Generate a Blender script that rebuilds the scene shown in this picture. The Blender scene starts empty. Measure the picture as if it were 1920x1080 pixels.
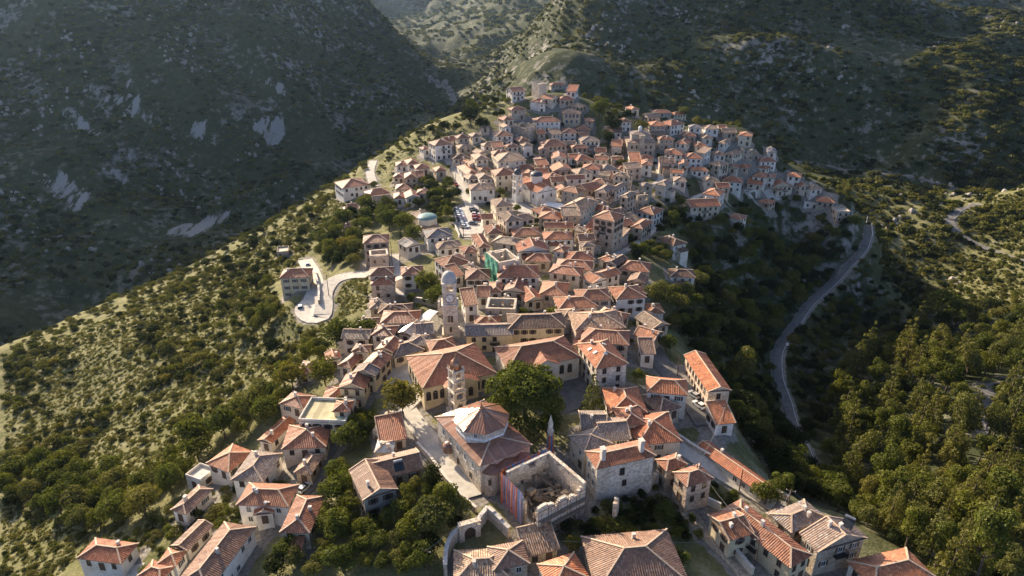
import bpy, math, random
import numpy as np
from mathutils import Vector, Matrix, noise

# ------------------------------------------------------------------ camera, sky, sun, exposure
scn = bpy.context.scene
C = scn.collection
CAMZ, PITCH, FPX = 105.0, math.radians(25.0), 1280.0
cam_d = bpy.data.cameras.new('camera'); cam_d.lens = 24.0; cam_d.sensor_width = 36.0
cam_d.clip_start = 1.0; cam_d.clip_end = 9000.0
cam = bpy.data.objects.new('camera', cam_d); C.objects.link(cam)
cam.location = (0, 0, CAMZ); cam.rotation_euler = (math.radians(90) - PITCH, 0, 0)
scn.camera = cam

SUN_AZ = math.radians(-37.0)      # left of straight ahead
SUN_EL = math.radians(24.0)
world = bpy.data.worlds.new('World'); scn.world = world; world.use_nodes = True
wn = world.node_tree; bg = wn.nodes['Background']
sky = wn.nodes.new('ShaderNodeTexSky'); sky.sky_type = 'NISHITA'; sky.sun_disc = False
sky.sun_elevation = SUN_EL; sky.sun_rotation = SUN_AZ; sky.altitude = 900; sky.air_density = 0.42; sky.dust_density = 3.2; sky.ozone_density = 0.6
wn.links.new(sky.outputs[0], bg.inputs[0]); bg.inputs[1].default_value = 0.15
sun_d = bpy.data.lights.new('sun', 'SUN'); sun_d.energy = 5.0; sun_d.angle = math.radians(0.5); sun_d.color = (1.0, 0.83, 0.61)
sun = bpy.data.objects.new('sun', sun_d); C.objects.link(sun)
S_DIR = Vector((math.sin(SUN_AZ) * math.cos(SUN_EL), math.cos(SUN_AZ) * math.cos(SUN_EL), math.sin(SUN_EL)))
sun.rotation_euler = S_DIR.to_track_quat('Z', 'Y').to_euler()
vs = scn.view_settings; vs.view_transform = 'Standard'; vs.look = 'None'; vs.exposure = 1.16; vs.gamma = 1.0; vs.use_curve_mapping = False
scn.cycles.use_denoising = True
scn.cycles.max_bounces = 6; scn.cycles.diffuse_bounces = 3; scn.cycles.glossy_bounces = 2; scn.cycles.transmission_bounces = 3
scn.cycles.volume_bounces = 0; scn.cycles.transparent_max_bounces = 6

# ------------------------------------------------------------------ small helpers
rnd = random.Random(7)
SC, CC = math.sin(PITCH), math.cos(PITCH)
def ray(u, v):
    a = (u - 960.0) / FPX; k = (540.0 - v) / FPX
    return np.array((a, CC + k * SC, -SC + k * CC))
def P(u, v, d):
    r = ray(u, v) * d; return (r[0], r[1], r[2] + CAMZ)
def Pz(u, v, z):
    r = ray(u, v); return P(u, v, (z - CAMZ) / r[2])
def pix(x, y, z):
    zc = z - CAMZ
    dep = y * CC - zc * SC; up = y * SC + zc * CC
    return 960 + FPX * x / dep, 540 - FPX * up / dep, dep

def tag(o, label=None, cat=None, group=None, kind=None):
    if label: o['label'] = label
    if cat: o['category'] = cat
    if group: o['group'] = group
    if kind: o['kind'] = kind
    return o
def link(name, me, parent=None, mats=None, loc=None, rot=None, scale=None):
    o = bpy.data.objects.new(name, me); C.objects.link(o)
    if parent is not None: o.parent = parent
    if loc is not None: o.location = loc
    if rot is not None: o.rotation_euler = rot
    if scale is not None: o.scale = scale
    if mats:
        for m in mats:
            if me.materials.find(m.name) < 0: me.materials.append(m)
    return o
def empty(name, loc, rz=0.0):
    o = bpy.data.objects.new(name, None); C.objects.link(o)
    o.location = loc; o.rotation_euler = (0, 0, rz); o.empty_display_size = 0.5
    return o
class MB:
    """collects faces of one mesh"""
    def __init__(s): s.v = []; s.f = []; s.m = []; s.uv = []
    def face(s, pts, mi=0, uvs=None):
        n = len(s.v); s.v += [tuple(p) for p in pts]; s.f.append(tuple(range(n, n + len(pts)))); s.m.append(mi)
        s.uv.append(uvs if uvs else [(p[0], p[2]) for p in pts])
    def box(s, x0, x1, y0, y1, z0, z1, mi=0, M=None):
        c = [Vector((x, y, z)) for z in (z0, z1) for y in (y0, y1) for x in (x0, x1)]
        if M is not None: c = [M @ p for p in c]
        for q in ((0, 2, 3, 1), (4, 5, 7, 6), (0, 1, 5, 4), (2, 6, 7, 3), (0, 4, 6, 2), (1, 3, 7, 5)):
            s.face([c[i] for i in q], mi)
    def bar(s, a, b, w, t=None, mi=0):
        a = Vector(a); b = Vector(b); d = (b - a); L = d.length
        if L < 1e-5: return
        M = Matrix.Translation(a) @ d.to_track_quat('X', 'Z').to_matrix().to_4x4()
        t = t or w; s.box(0, L, -w / 2, w / 2, -t / 2, t / 2, mi, M)
    def tube(s, pts, rad, n=6, mi=0, cap=True):
        pts = [Vector(p) for p in pts]; rings = []
        for i, p in enumerate(pts):
            d = (pts[min(i + 1, len(pts) - 1)] - pts[max(i - 1, 0)]).normalized()
            q = d.to_track_quat('Z', 'Y'); r = rad[i] if hasattr(rad, '__len__') else rad
            rings.append([p + q @ Vector((math.cos(2 * math.pi * k / n) * r, math.sin(2 * math.pi * k / n) * r, 0)) for k in range(n)])
        for i in range(len(rings) - 1):
            for k in range(n):
                s.face([rings[i][k], rings[i][(k + 1) % n], rings[i + 1][(k + 1) % n], rings[i + 1][k]], mi)
        if cap: s.face(rings[0][::-1], mi); s.face(rings[-1], mi)
    def lathe(s, prof, n=16, mi=0, c=(0, 0, 0), a0=0.0, a1=2 * math.pi):
        full = abs(a1 - a0 - 2 * math.pi) < 1e-6; m = n if full else n + 1
        R = [[(c[0] + r * math.cos(a0 + (a1 - a0) * k / n), c[1] + r * math.sin(a0 + (a1 - a0) * k / n), c[2] + z) for k in range(m)] for r, z in prof]
        for i in range(len(R) - 1):
            for k in range(n):
                k2 = (k + 1) % m
                s.face([R[i][k], R[i][k2], R[i + 1][k2], R[i + 1][k]], mi)
    def mesh(s, name, smooth=False):
        me = bpy.data.meshes.new(name); me.from_pydata(s.v, [], s.f)
        uv = me.uv_layers.new(name='UVMap'); flat = [c for fu in s.uv for p in fu for c in p]
        uv.data.foreach_set('uv', flat)
        me.polygons.foreach_set('material_index', s.m)
        if smooth: me.polygons.foreach_set('use_smooth', [True] * len(s.f))
        me.update(); return me
    def build(s, name, mats, parent=None, smooth=False, **k):
        mats = mats if isinstance(mats, (list, tuple)) else [mats]
        me = s.mesh(name, smooth)
        for m in mats: me.materials.append(m)
        return link(name, me, parent, None, **k)

# ------------------------------------------------------------------ materials (all procedural)
def nodes(name):
    m = bpy.data.materials.new(name); m.use_nodes = True
    nt = m.node_tree; b = nt.nodes['Principled BSDF']; return m, nt, b
def N(nt, t, **k):
    n = nt.nodes.new(t)
    for a, v in k.items():
        if a.startswith('i_'): n.inputs[int(a[2:])].default_value = v
        else: setattr(n, a, v)
    return n
def ramp(nt, fac, stops):
    r = nt.nodes.new('ShaderNodeValToRGB'); e = r.color_ramp.elements
    while len(e) < len(stops): e.new(0.5)
    for el, (p, c) in zip(e, stops): el.position = p; el.color = (*c, 1) if len(c) == 3 else c
    nt.links.new(fac, r.inputs[0]); return r.outputs[0]
def mixc(nt, fac, a, b, mode='MIX'):
    m = nt.nodes.new('ShaderNodeMix'); m.data_type = 'RGBA'; m.blend_type = mode
    for s, val in ((m.inputs[0], fac), (m.inputs[6], a), (m.inputs[7], b)):
        if isinstance(val, (int, float)): s.default_value = val
        elif isinstance(val, tuple): s.default_value = (*val, 1)
        else: nt.links.new(val, s)
    return m.outputs[2]
def mathn(nt, op, a, b=0.0, clamp=False):
    m = nt.nodes.new('ShaderNodeMath'); m.operation = op; m.use_clamp = clamp
    for i, val in enumerate((a, b)):
        if isinstance(val, (int, float)): m.inputs[i].default_value = val
        else: nt.links.new(val, m.inputs[i])
    return m.outputs[0]
def noisen(nt, vec, scale, detail=4, rough=0.55):
    n = nt.nodes.new('ShaderNodeTexNoise'); n.inputs['Scale'].default_value = scale
    n.inputs['Detail'].default_value = detail; n.inputs['Roughness'].default_value = rough
    if vec is not None: nt.links.new(vec, n.inputs['Vector'])
    return n.outputs['Fac']
def sh(c, k): return tuple(min(1, x * k) for x in c)

def wall_mat(name, col, kind='plaster', rough=0.9):
    m, nt, b = nodes(name)
    geo = N(nt, 'ShaderNodeNewGeometry'); pos = geo.outputs['Position']
    oi = N(nt, 'ShaderNodeObjectInfo')
    big = noisen(nt, pos, 0.35, 3); fine = noisen(nt, pos, 2.2, 5, 0.65)
    base = ramp(nt, fine, [(0.25, sh(col, 0.78)), (0.55, col), (0.8, sh(col, 1.12))])
    stain = ramp(nt, big, [(0.35, (0.76, 0.71, 0.64)), (0.6, (1, 1, 1))])
    base = mixc(nt, 0.75, base, stain, 'MULTIPLY')
    tint = ramp(nt, oi.outputs['Random'], [(0.0, (0.86, 0.82, 0.78)), (0.5, (1, 1, 1)), (1.0, (1.0, 0.95, 0.86))])
    base = mixc(nt, 1.0, base, tint, 'MULTIPLY')
    if kind == 'stone':
        vor = N(nt, 'ShaderNodeTexVoronoi'); vor.inputs['Scale'].default_value = 2.1
        mp = N(nt, 'ShaderNodeMapping'); mp.inputs['Scale'].default_value = (1, 1, 1.7)
        nt.links.new(pos, mp.inputs[0]); nt.links.new(mp.outputs[0], vor.inputs['Vector'])
        sc = N(nt, 'ShaderNodeSeparateColor'); nt.links.new(vor.outputs['Color'], sc.inputs[0])
        st = ramp(nt, sc.outputs[0], [(0.0, (0.62, 0.56, 0.50)), (0.5, (1, 0.97, 0.92)), (1.0, (1.35, 1.26, 1.16))])
        base = mixc(nt, 0.8, base, st, 'MULTIPLY')
        bp = N(nt, 'ShaderNodeBump'); bp.inputs['Strength'].default_value = 0.7; bp.inputs['Distance'].default_value = 0.12
        nt.links.new(vor.outputs['Distance'], bp.inputs['Height']); bp.invert = True
        nt.links.new(bp.outputs[0], b.inputs['Normal'])
    else:
        bp = N(nt, 'ShaderNodeBump'); bp.inputs['Strength'].default_value = 0.35; bp.inputs['Distance'].default_value = 0.06
        nt.links.new(fine, bp.inputs['Height']); nt.links.new(bp.outputs[0], b.inputs['Normal'])
    nt.links.new(base, b.inputs['Base Color']); b.inputs['Roughness'].default_value = rough
    b.inputs['Specular IOR Level'].default_value = 0.2
    return m
def roof_mat(name, col, rough=0.5, tu=0.30, tv=0.42, var=0.5, spec=0.5):
    m, nt, b = nodes(name)
    uv = N(nt, 'ShaderNodeUVMap'); oi = N(nt, 'ShaderNodeObjectInfo')
    sx = N(nt, 'ShaderNodeSeparateXYZ'); nt.links.new(uv.outputs[0], sx.inputs[0])
    fu = mathn(nt, 'FLOOR', mathn(nt, 'DIVIDE', sx.outputs[0], tu)); fv = mathn(nt, 'FLOOR', mathn(nt, 'DIVIDE', sx.outputs[1], tv))
    cb = N(nt, 'ShaderNodeCombineXYZ'); nt.links.new(fu, cb.inputs[0]); nt.links.new(fv, cb.inputs[1]); nt.links.new(mathn(nt, 'MULTIPLY', oi.outputs['Random'], 91.0), cb.inputs[2])
    wn_ = N(nt, 'ShaderNodeTexWhiteNoise'); nt.links.new(cb.outputs[0], wn_.inputs['Vector'])
    tile = ramp(nt, wn_.outputs['Value'], [(0.0, sh(col, 1 - 0.62 * var)), (0.45, col), (0.85, sh(col, 1 + 0.35 * var)), (1.0, sh((col[0] * 1.1, col[1] * 1.45, col[2] * 1.7), 1 + 0.5 * var))])
    geo = N(nt, 'ShaderNodeNewGeometry')
    big = noisen(nt, geo.outputs['Position'], 0.45, 4, 0.6); mid = noisen(nt, geo.outputs['Position'], 1.7, 4, 0.6)
    lich = ramp(nt, big, [(0.3, (0.62, 0.58, 0.56)), (0.5, (1, 1, 1)), (0.75, (1.18, 1.12, 1.0))])
    c = mixc(nt, 0.8, tile, lich, 'MULTIPLY')
    c = mixc(nt, ramp(nt, mid, [(0.56, (0, 0, 0)), (0.72, (0.42, 0.42, 0.42))]), c, (0.17, 0.15, 0.11))
    tint = ramp(nt, oi.outputs['Random'], [(0.0, (0.72, 0.76, 0.80)), (0.3, (0.95, 0.97, 1.0)), (0.6, (1, 1, 1)), (1.0, (1.14, 1.0, 0.9))])
    c = mixc(nt, 1.0, c, tint, 'MULTIPLY')
    # overlapping courses as fine relief
    fr = mathn(nt, 'FRACT', mathn(nt, 'DIVIDE', sx.outputs[1], tv))
    bp = N(nt, 'ShaderNodeBump'); bp.inputs['Strength'].default_value = 0.5; bp.inputs['Distance'].default_value = 0.05; bp.invert = True
    nt.links.new(fr, bp.inputs['Height']); nt.links.new(bp.outputs[0], b.inputs['Normal'])
    nt.links.new(c, b.inputs['Base Color']); b.inputs['Roughness'].default_value = rough
    b.inputs['Specular IOR Level'].default_value = spec
    return m
def plain(name, col, rough=0.7, metal=0.0, var=0.25, scale=1.5, spec=0.4):
    m, nt, b = nodes(name)
    geo = N(nt, 'ShaderNodeNewGeometry'); f = noisen(nt, geo.outputs['Position'], scale, 4)
    c = ramp(nt, f, [(0.3, sh(col, 1 - var)), (0.7, sh(col, 1 + var * 0.6))])
    nt.links.new(c, b.inputs['Base Color']); b.inputs['Roughness'].default_value = rough; b.inputs['Metallic'].default_value = metal
    b.inputs['Specular IOR Level'].default_value = spec
    return m
def leaf_mat(name, dark, light, trans=0.34):
    m, nt, b = nodes(name)
    oi = N(nt, 'ShaderNodeObjectInfo'); geo = N(nt, 'ShaderNodeNewGeometry')
    isl = geo.outputs['Random Per Island']
    big = noisen(nt, geo.outputs['Position'], 0.33, 3)
    f = mathn(nt, 'ADD', mathn(nt, 'MULTIPLY', isl, 0.42), mathn(nt, 'MULTIPLY', big, 0.62))
    c = ramp(nt, f, [(0.15, dark), (0.85, light)])
    tint = ramp(nt, oi.outputs['Random'], [(0.0, (0.70, 0.78, 0.72)), (0.4, (0.95, 1.0, 0.95)), (0.75, (1.08, 1.06, 0.92)), (1.0, (1.16, 1.1, 0.85))])
    c = mixc(nt, 1.0, c, tint, 'MULTIPLY')
    d = N(nt, 'ShaderNodeBsdfDiffuse'); t = N(nt, 'ShaderNodeBsdfTranslucent')
    nt.links.new(c, d.inputs[0]); nt.links.new(mixc(nt, 1.0, c, (1.15, 1.2, 0.5), 'MULTIPLY'), t.inputs[0])
    mx = N(nt, 'ShaderNodeMixShader'); mx.inputs[0].default_value = trans
    nt.links.new(d.outputs[0], mx.inputs[1]); nt.links.new(t.outputs[0], mx.inputs[2])
    g = N(nt, 'ShaderNodeBsdfGlossy'); g.inputs['Roughness'].default_value = 0.5; g.inputs[0].default_value = (0.9, 0.9, 0.8, 1)
    mx2 = N(nt, 'ShaderNodeMixShader'); mx2.inputs[0].default_value = 0.006
    nt.links.new(mx.outputs[0], mx2.inputs[1]); nt.links.new(g.outputs[0], mx2.inputs[2])
    nt.links.new(mx2.outputs[0], nt.nodes['Material Output'].inputs[0]); nt.nodes.remove(b)
    return m

WALLM = {'w': wall_mat('white_plaster', (0.80, 0.77, 0.71)), 'c': wall_mat('cream_plaster', (0.68, 0.61, 0.50)),
         's': wall_mat('grey_rubble_stone', (0.47, 0.425, 0.365), 'stone'), 'p': wall_mat('pinkish_stone', (0.58, 0.49, 0.42), 'stone'),
         'y': wall_mat('yellow_plaster', (0.64, 0.55, 0.38)), 'l': wall_mat('pale_limestone', (0.66, 0.61, 0.54), 'stone'),
         'g': wall_mat('grey_cement', (0.40, 0.385, 0.36))}
ROOFM = {'e': roof_mat('yellow_stained_roof', (0.58, 0.50, 0.30), tu=1.6, tv=1.3, var=0.7, rough=0.85, spec=0.2), 'o': roof_mat('orange_roof_tile', (0.42, 0.165, 0.076), spec=0.34), 'r': roof_mat('red_brown_roof_tile', (0.335, 0.132, 0.068), spec=0.32),
         'b': roof_mat('brown_roof_tile', (0.245, 0.135, 0.085), spec=0.38), 't': roof_mat('weathered_tan_roof_tile', (0.36, 0.235, 0.15), var=0.75, spec=0.35, rough=0.6),
         'd': roof_mat('dark_old_roof_tile', (0.17, 0.105, 0.075), var=0.6, spec=0.2, rough=0.7), 'g': roof_mat('grey_brown_roof_tile', (0.29, 0.215, 0.17), spec=0.25, rough=0.65),
         'k': roof_mat('slate_grey_roof', (0.15, 0.145, 0.15), tu=0.5, tv=2.0, var=0.2), 'm': roof_mat('pale_metal_sheet', (0.55, 0.52, 0.46), rough=0.35, tu=0.9, tv=3.0, var=0.2),
         'q': roof_mat('red_sheet_tile', (0.36, 0.138, 0.068), spec=0.28, rough=0.5, var=0.25), 'f': roof_mat('pale_cement_roof', (0.56, 0.52, 0.45), tu=3, tv=3, var=0.15, rough=0.85, spec=0.2)}
CAPM = plain('mortar_ridge_tile', (0.55, 0.40, 0.28), 0.8)
GLASSM = plain('dark_window_glass', (0.03, 0.033, 0.036), 0.12, 0.0, 0.3, 0.6, 0.6)
FRAMEM = plain('brown_window_frame', (0.13, 0.085, 0.055), 0.7)
FRAMEW = plain('white_window_frame', (0.62, 0.60, 0.56), 0.6)
SHUTM = plain('dark_brown_shutter', (0.10, 0.062, 0.042), 0.7)
CHIM = plain('whitewashed_chimney', (0.62, 0.56, 0.49), 0.9)
SOFM = plain('roof_edge_timber', (0.22, 0.16, 0.12), 0.85)
IRON = plain('dark_iron', (0.05, 0.05, 0.05), 0.5, 0.5)
WOODP = plain('creosoted_timber', (0.10, 0.07, 0.05), 0.85)
STEEL = plain('galvanised_steel', (0.40, 0.40, 0.40), 0.4, 0.8)
# ------------------------------------------------------------------ terrain
ctl = []
for u, v, z in [(900,1000,-2),(960,1080,-4),(1250,1000,-4),(1450,1040,-8),(700,900,-4),(560,910,-9),(300,1000,-16),(150,1050,-24),(0,1040,-34),
    (0,900,-40),(300,770,-28),(300,900,-22),(450,860,-14),(550,750,-8),(600,640,-8),(550,570,-9),(480,640,-17),(640,380,-10),(680,330,-6),(750,420,-3),(850,440,0),
    (850,300,6),(950,260,14),(1000,200,26),(1050,175,32),(1120,240,16),(1300,240,8),(1400,250,4),(1250,330,2),(1400,340,-10),(1550,380,-20),
    (1600,415,-27),(1150,470,-1),(1050,400,1),(1250,430,-8),(1380,420,-14),(1300,530,-14),(1240,640,-3),(1330,740,-6),(1400,860,-8),(1560,960,-12),
    (1640,1060,-10),(1510,840,-46),(1458,690,-50),(1500,600,-52),(1590,500,-46),(1628,415,-36),(1400,620,-40),(1380,540,-36),(1500,450,-40),
    (1600,600,-66),(1560,750,-60),(1560,880,-48),(1700,560,-68),(1750,800,-46),(1700,700,-54),(1900,700,-50),(1900,900,-38),(1700,1000,-26),
    (1900,1070,-24),(1800,600,-62),(1700,450,-62),(1650,500,-62),(1920,560,-56),(850,700,0),(1000,600,0),(1050,750,-1),(850,600,0),(700,620,-2),
    (900,850,-1),(1180,850,-2),(950,450,0),(1000,350,3),(900,380,2),(1330,880,-6),(760,330,-1),(560,440,-18),(430,560,-26),(1460,930,-10),
    (1150,330,3),(1200,280,7),(1080,260,10),(1440,760,-50),(1480,930,-18),(1420,780,-40),(1350,640,-24),(1330,570,-24),(1450,860,-30),
    (300,510,-118),(150,600,-125),(340,490,-115),(480,410,-110),(640,320,-95),(800,215,-72)]:
    ctl.append(Pz(u, v, z))
for u, v, d in [(0,660,290),(200,580,330),(400,480,370),(600,360,420),(700,300,440),(800,235,462),
    (1800,430,470),(1920,490,420),(1900,360,520),(1640,325,650),(1640,375,600),(1560,335,630),(1500,308,600),(1780,352,620),
    (0,600,484),(0,300,640),(0,30,780),(300,300,700),(300,100,780),(300,-100,860),(500,300,730),(500,150,800),(500,0,860),(650,250,820),
    (650,120,900),(650,50,960),(590,0,980),(700,100,950),(750,160,900),(800,200,880),(650,-80,1050),(500,-150,950),(0,-150,880),
    (820,155,1000),(870,185,900),(750,60,1900),(680,0,2300),(700,-60,2500),(900,0,1900),(900,60,1500),(850,100,1400),
    (950,100,1050),(950,150,850),(1000,50,1080),(1000,120,800),(1130,-50,850),(1100,0,810),(1080,80,760),(1040,135,680),(1200,100,770),(1250,0,850),
    (1400,0,820),(1400,100,745),(1400,200,690),(1590,0,850),(1700,50,830),(1830,100,820),(1600,150,700),(1650,110,730),(1750,130,700),
    (1850,160,660),(1800,250,640),(1650,220,680),(1650,300,640),(1900,280,620),(1850,50,1350),(1920,0,1450),(1750,0,1400),(1400,-100,920),(1800,-80,1700)]:
    ctl.append(P(u, v, d))
ctl += [(34,560,-35),(150,570,-45),(-60,560,-55),(-120,600,-85),(240,520,-50),(-300,330,-118),(-240,330,-75),(-400,330,-128),(-200,460,-80),
    (300,420,-66),(215,455,-62),(250,430,-66),(180,500,-58),(0,20,-14),(120,20,-28),(-120,20,-40),(-1500,0,-100),(1500,0,-40),(-1500,2900,320),(1500,2900,320),(0,2900,260),(-700,2900,300),(700,2900,300),
    (-1500,1200,230),(1500,1200,140),(-800,500,-60),(-800,900,140),(1000,500,-20),(400,200,-30),(300,60,-20),(-260,60,-70),(-420,150,-115),(-60,1350,-60),(-500,980,250),(-750,1100,380),(-200,1250,-30),(-350,1450,0),(200,1000,150),(900,900,30),(-250,1500,-40)]  # includes unseen left crests above the view, raised to shade the gorge bottom
ctl = np.array(ctl); CX = ctl[:, :2] / 100.0
def tpsU(r2): return np.where(r2 > 1e-12, r2 * np.log(np.maximum(r2, 1e-12)), 0.0) * 0.5
def tps_fit():
    n = len(CX); d2 = ((CX[:, None, :] - CX[None, :, :]) ** 2).sum(2)
    A = np.zeros((n + 3, n + 3)); A[:n, :n] = tpsU(d2) + np.eye(n) * 0.004
    A[:n, n] = 1; A[:n, n + 1:] = CX; A[n, :n] = 1; A[n + 1:, :n] = CX.T
    b = np.zeros(n + 3); b[:n] = ctl[:, 2]
    return np.linalg.solve(A, b)
TW = tps_fit()
def tps(x, y):
    q = np.stack([x, y], -1) / 100.0; out = np.empty(len(q)); n = len(CX)
    for i in range(0, len(q), 20000):
        s = q[i:i + 20000]; d2 = ((s[:, None, :] - CX[None]) ** 2).sum(2)
        out[i:i + 20000] = tpsU(d2) @ TW[:n] + TW[n] + s @ TW[n + 1:]
    return out
GX = np.concatenate([np.arange(-1500, -700, 40), np.arange(-700, -560, 14), np.arange(-560, -260, 5), np.arange(-260, 330, 2.5), np.arange(330, 560, 6), np.arange(560, 900, 14), np.arange(900, 1501, 40)]).astype(float)
GY = np.concatenate([np.arange(-60, 60, 15), np.arange(60, 560, 2.5), np.arange(560, 820, 5), np.arange(820, 1300, 10), np.arange(1300, 3001, 34)]).astype(float)
MX, MY = np.meshgrid(GX, GY)
HZ = np.clip(tps(MX.ravel(), MY.ravel()), -145, 400).reshape(MX.shape)
def fbm():
    out = np.zeros(MX.shape); rid = np.zeros(MX.shape)
    for j in range(len(GY)):
        for i in range(len(GX)):
            p = Vector((GX[i] * 0.011, GY[j] * 0.011, 3.1))
            out[j, i] = noise.fractal(p, 1.0, 2.1, 4); rid[j, i] = 1 - abs(noise.noise(Vector((GX[i] * 0.0065 + 5, GY[j] * 0.0065, 9.0)))) * 2
    return out, rid
NF, NR = fbm()
# how far from the inhabited ridge: relief grows outwards
vx = np.clip((np.abs(MX - 20) - 130) / 200, 0, 1); vy = np.clip((MY - 480) / 160, 0, 1)
far = np.clip(np.maximum(vx, vy), 0, 1)
HZ = HZ + NF * (0.8 + 13 * far) + (NR - 0.5) * 16 * far * np.clip((MY - 420) / 250, 0, 1)
def height(x, y):
    x = np.atleast_1d(np.asarray(x, float)); y = np.atleast_1d(np.asarray(y, float))
    i = np.clip(np.searchsorted(GX, x) - 1, 0, len(GX) - 2); j = np.clip(np.searchsorted(GY, y) - 1, 0, len(GY) - 2)
    tx = np.clip((x - GX[i]) / (GX[i + 1] - GX[i]), 0, 1); ty = np.clip((y - GY[j]) / (GY[j + 1] - GY[j]), 0, 1)
    return (HZ[j, i] * (1 - tx) + HZ[j, i + 1] * tx) * (1 - ty) + (HZ[j + 1, i] * (1 - tx) + HZ[j + 1, i + 1] * tx) * ty
def h1(x, y): return float(height(x, y)[0])
DS = np.concatenate([np.arange(70, 520, 0.5), np.arange(520, 2600, 4)])
def hit(u, v, up=0.0):
    """point where the line of sight meets the ground (raised by up)"""
    r = ray(u, v); p = r[None] * DS[:, None]; z = p[:, 2] + CAMZ
    g = height(p[:, 0], p[:, 1]) + up
    k = np.argmax(z <= g)
    if z[k] > g[k]: k = len(DS) - 1
    return p[k, 0], p[k, 1], z[k], DS[k]
# ------------------------------------------------------------------ roads (centre lines on the ground)
ASPH = plain('worn_asphalt', (0.17, 0.162, 0.15), 0.9, 0, 0.3, 0.5, 0.2)
CONC = plain('pale_concrete_paving', (0.50, 0.46, 0.40), 0.9, 0, 0.22, 0.6, 0.2)
COBB = wall_mat('cobbled_paving', (0.36, 0.33, 0.29), 'stone')
PAINT = plain('white_road_paint', (0.70, 0.69, 0.66), 0.8)
ROADS = [ # name, label words, material, width, pixel line, edge lines
 ('lane', CONC, 5.2, [(738,672),(742,705),(752,745),(778,792),(828,850),(868,905),(884,934)], 0),
 ('road', ASPH, 5.5, [(1205,622),(1222,652),(1248,690),(1280,728),(1304,768),(1322,800)], 0),
 ('lane', CONC, 4.6, [(1272,834),(1318,868),(1380,905),(1452,950)], 0),
 ('road', ASPH, 4.1, [(1528,880),(1508,838),(1478,765),(1460,705),(1462,655),(1494,607),(1535,556),(1588,503),(1622,462),(1630,425)], 1),
 ('road', ASPH, 6.0, [(1830,385),(1790,400),(1782,415),(1795,437),(1832,460),(1882,478),(1940,494)], 0),
 ('road', ASPH, 7.0, [(1490,306),(1560,313),(1640,325),(1720,338),(1790,356)], 0),
 ('road', CONC, 6.4, [(692,513),(655,517),(625,528),(608,548),(607,575),(602,594),(588,600),(574,592),(570,578),(584,560),(592,535),(584,508),(572,488)], 0),
 ('lane', CONC, 6.0, [(838,292),(856,318),(868,345),(880,376),(888,402),(880,440)], 0),
 ('road', ASPH, 8.0, [(806,148),(822,160),(845,174),(880,192)], 0),
 ('lane', ASPH, 4.2, [(628,812),(612,852),(592,893),(566,925),(540,962)], 0),
 ('lane', COBB, 3.6, [(1285,955),(1310,985),(1340,1018),(1372,1048),(1405,1090)], 0),
 ('lane', CONC, 3.4, [(1226,296),(1236,318),(1238,338),(1214,352),(1190,362)], 0),
 ('lane', CONC, 3.2, [(1150,478),(1180,466),(1200,452),(1228,428),(1244,416)], 0),
 ('lane', CONC, 3.0, [(1332,362),(1300,372),(1290,388)], 0),
 ('lane', CONC, 3.0, [(1398,352),(1410,372),(1428,388)], 0),
 ('road', ASPH, 5.5, [(1925,716),(1870,728),(1838,752),(1832,800)], 0),
 ('lane', CONC, 5.0, [(700,302),(694,322),(702,350)], 0),
 ('lane', CONC, 3.6, [(740,478),(742,510),(752,540),(742,566)], 0),
]
road_geo = []
def smooth_line(pts, step=2.0):
    pts = [Vector(p) for p in pts]; out = []
    ext = [pts[0] * 2 - pts[1]] + pts + [pts[-1] * 2 - pts[-2]]
    for i in range(1, len(ext) - 2):
        p0, p1, p2, p3 = ext[i - 1:i + 3]; n = max(2, int((p2 - p1).length / step))
        for k in range(n):
            t = k / n
            out.append(0.5 * ((2 * p1) + (p2 - p0) * t + (2 * p0 - 5 * p1 + 4 * p2 - p3) * t * t + (3 * p1 - p0 - 3 * p2 + p3) * t ** 3))
    out.append(pts[-1]); return out
for nm, mt, w, px, lines in ROADS:
    L = smooth_line([(*hit(u, v)[:2], 0) for u, v in px])
    z = height([p.x for p in L], [p.y for p in L])
    k = min(9, len(z) // 2 * 2 - 1); zz = np.convolve(np.pad(z, k // 2, mode='edge'), np.ones(k) / k, mode='valid')
    for p, q in zip(L, zz): p.z = q
    road_geo.append((nm, mt, w, L, lines))
# flat open places: (name, material, pixel polygon)
PLAZAS = [('car_park', CONC, [(848,392),(880,386),(902,402),(908,430),(898,445),(868,443),(852,420)]),
          ('school_yard', ASPH, [(1050,700),(1095,690),(1110,720),(1100,760),(1060,775),(1020,770)]),
          ('church_square', CONC, [(942,376),(965,370),(1000,392),(1015,402),(985,404),(950,392)]),
          ('school_forecourt', CONC, [(736,690),(748,668),(770,680),(785,715),(790,750),(770,770),(752,752),(738,715)]),
          ('house_yard', CONC, [(215,1080),(238,1058),(272,1054),(262,1080),(240,1100)]),
          ('house_yard', CONC, [(1432,358),(1452,350),(1475,366),(1465,376),(1440,374)]),
          ('roadside_clearing', CONC, [(553,584),(572,560),(588,530),(600,560),(596,592),(576,598)])]
plaza_geo = []
for nm, mt, px in PLAZAS:
    pts = [hit(u, v) for u, v in px]; zc = float(np.mean([p[2] for p in pts]))
    A = np.array([[p[0], p[1], 1.0] for p in pts]); co, *_ = np.linalg.lstsq(A, np.array([p[2] for p in pts]), rcond=None)
    plaza_geo.append((nm, mt, [(p[0], p[1]) for p in pts], co))
def inpoly(x, y, poly):
    x = np.asarray(x); y = np.asarray(y); c = np.zeros(x.shape, bool); n = len(poly)
    for i in range(n):
        x0, y0 = poly[i]; x1, y1 = poly[(i + 1) % n]
        if y0 == y1: continue
        c ^= ((y0 > y) != (y1 > y)) & (x < (x1 - x0) * (y - y0) / (y1 - y0) + x0)
    return c
RD = np.full(MX.shape, 1e9)
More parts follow.
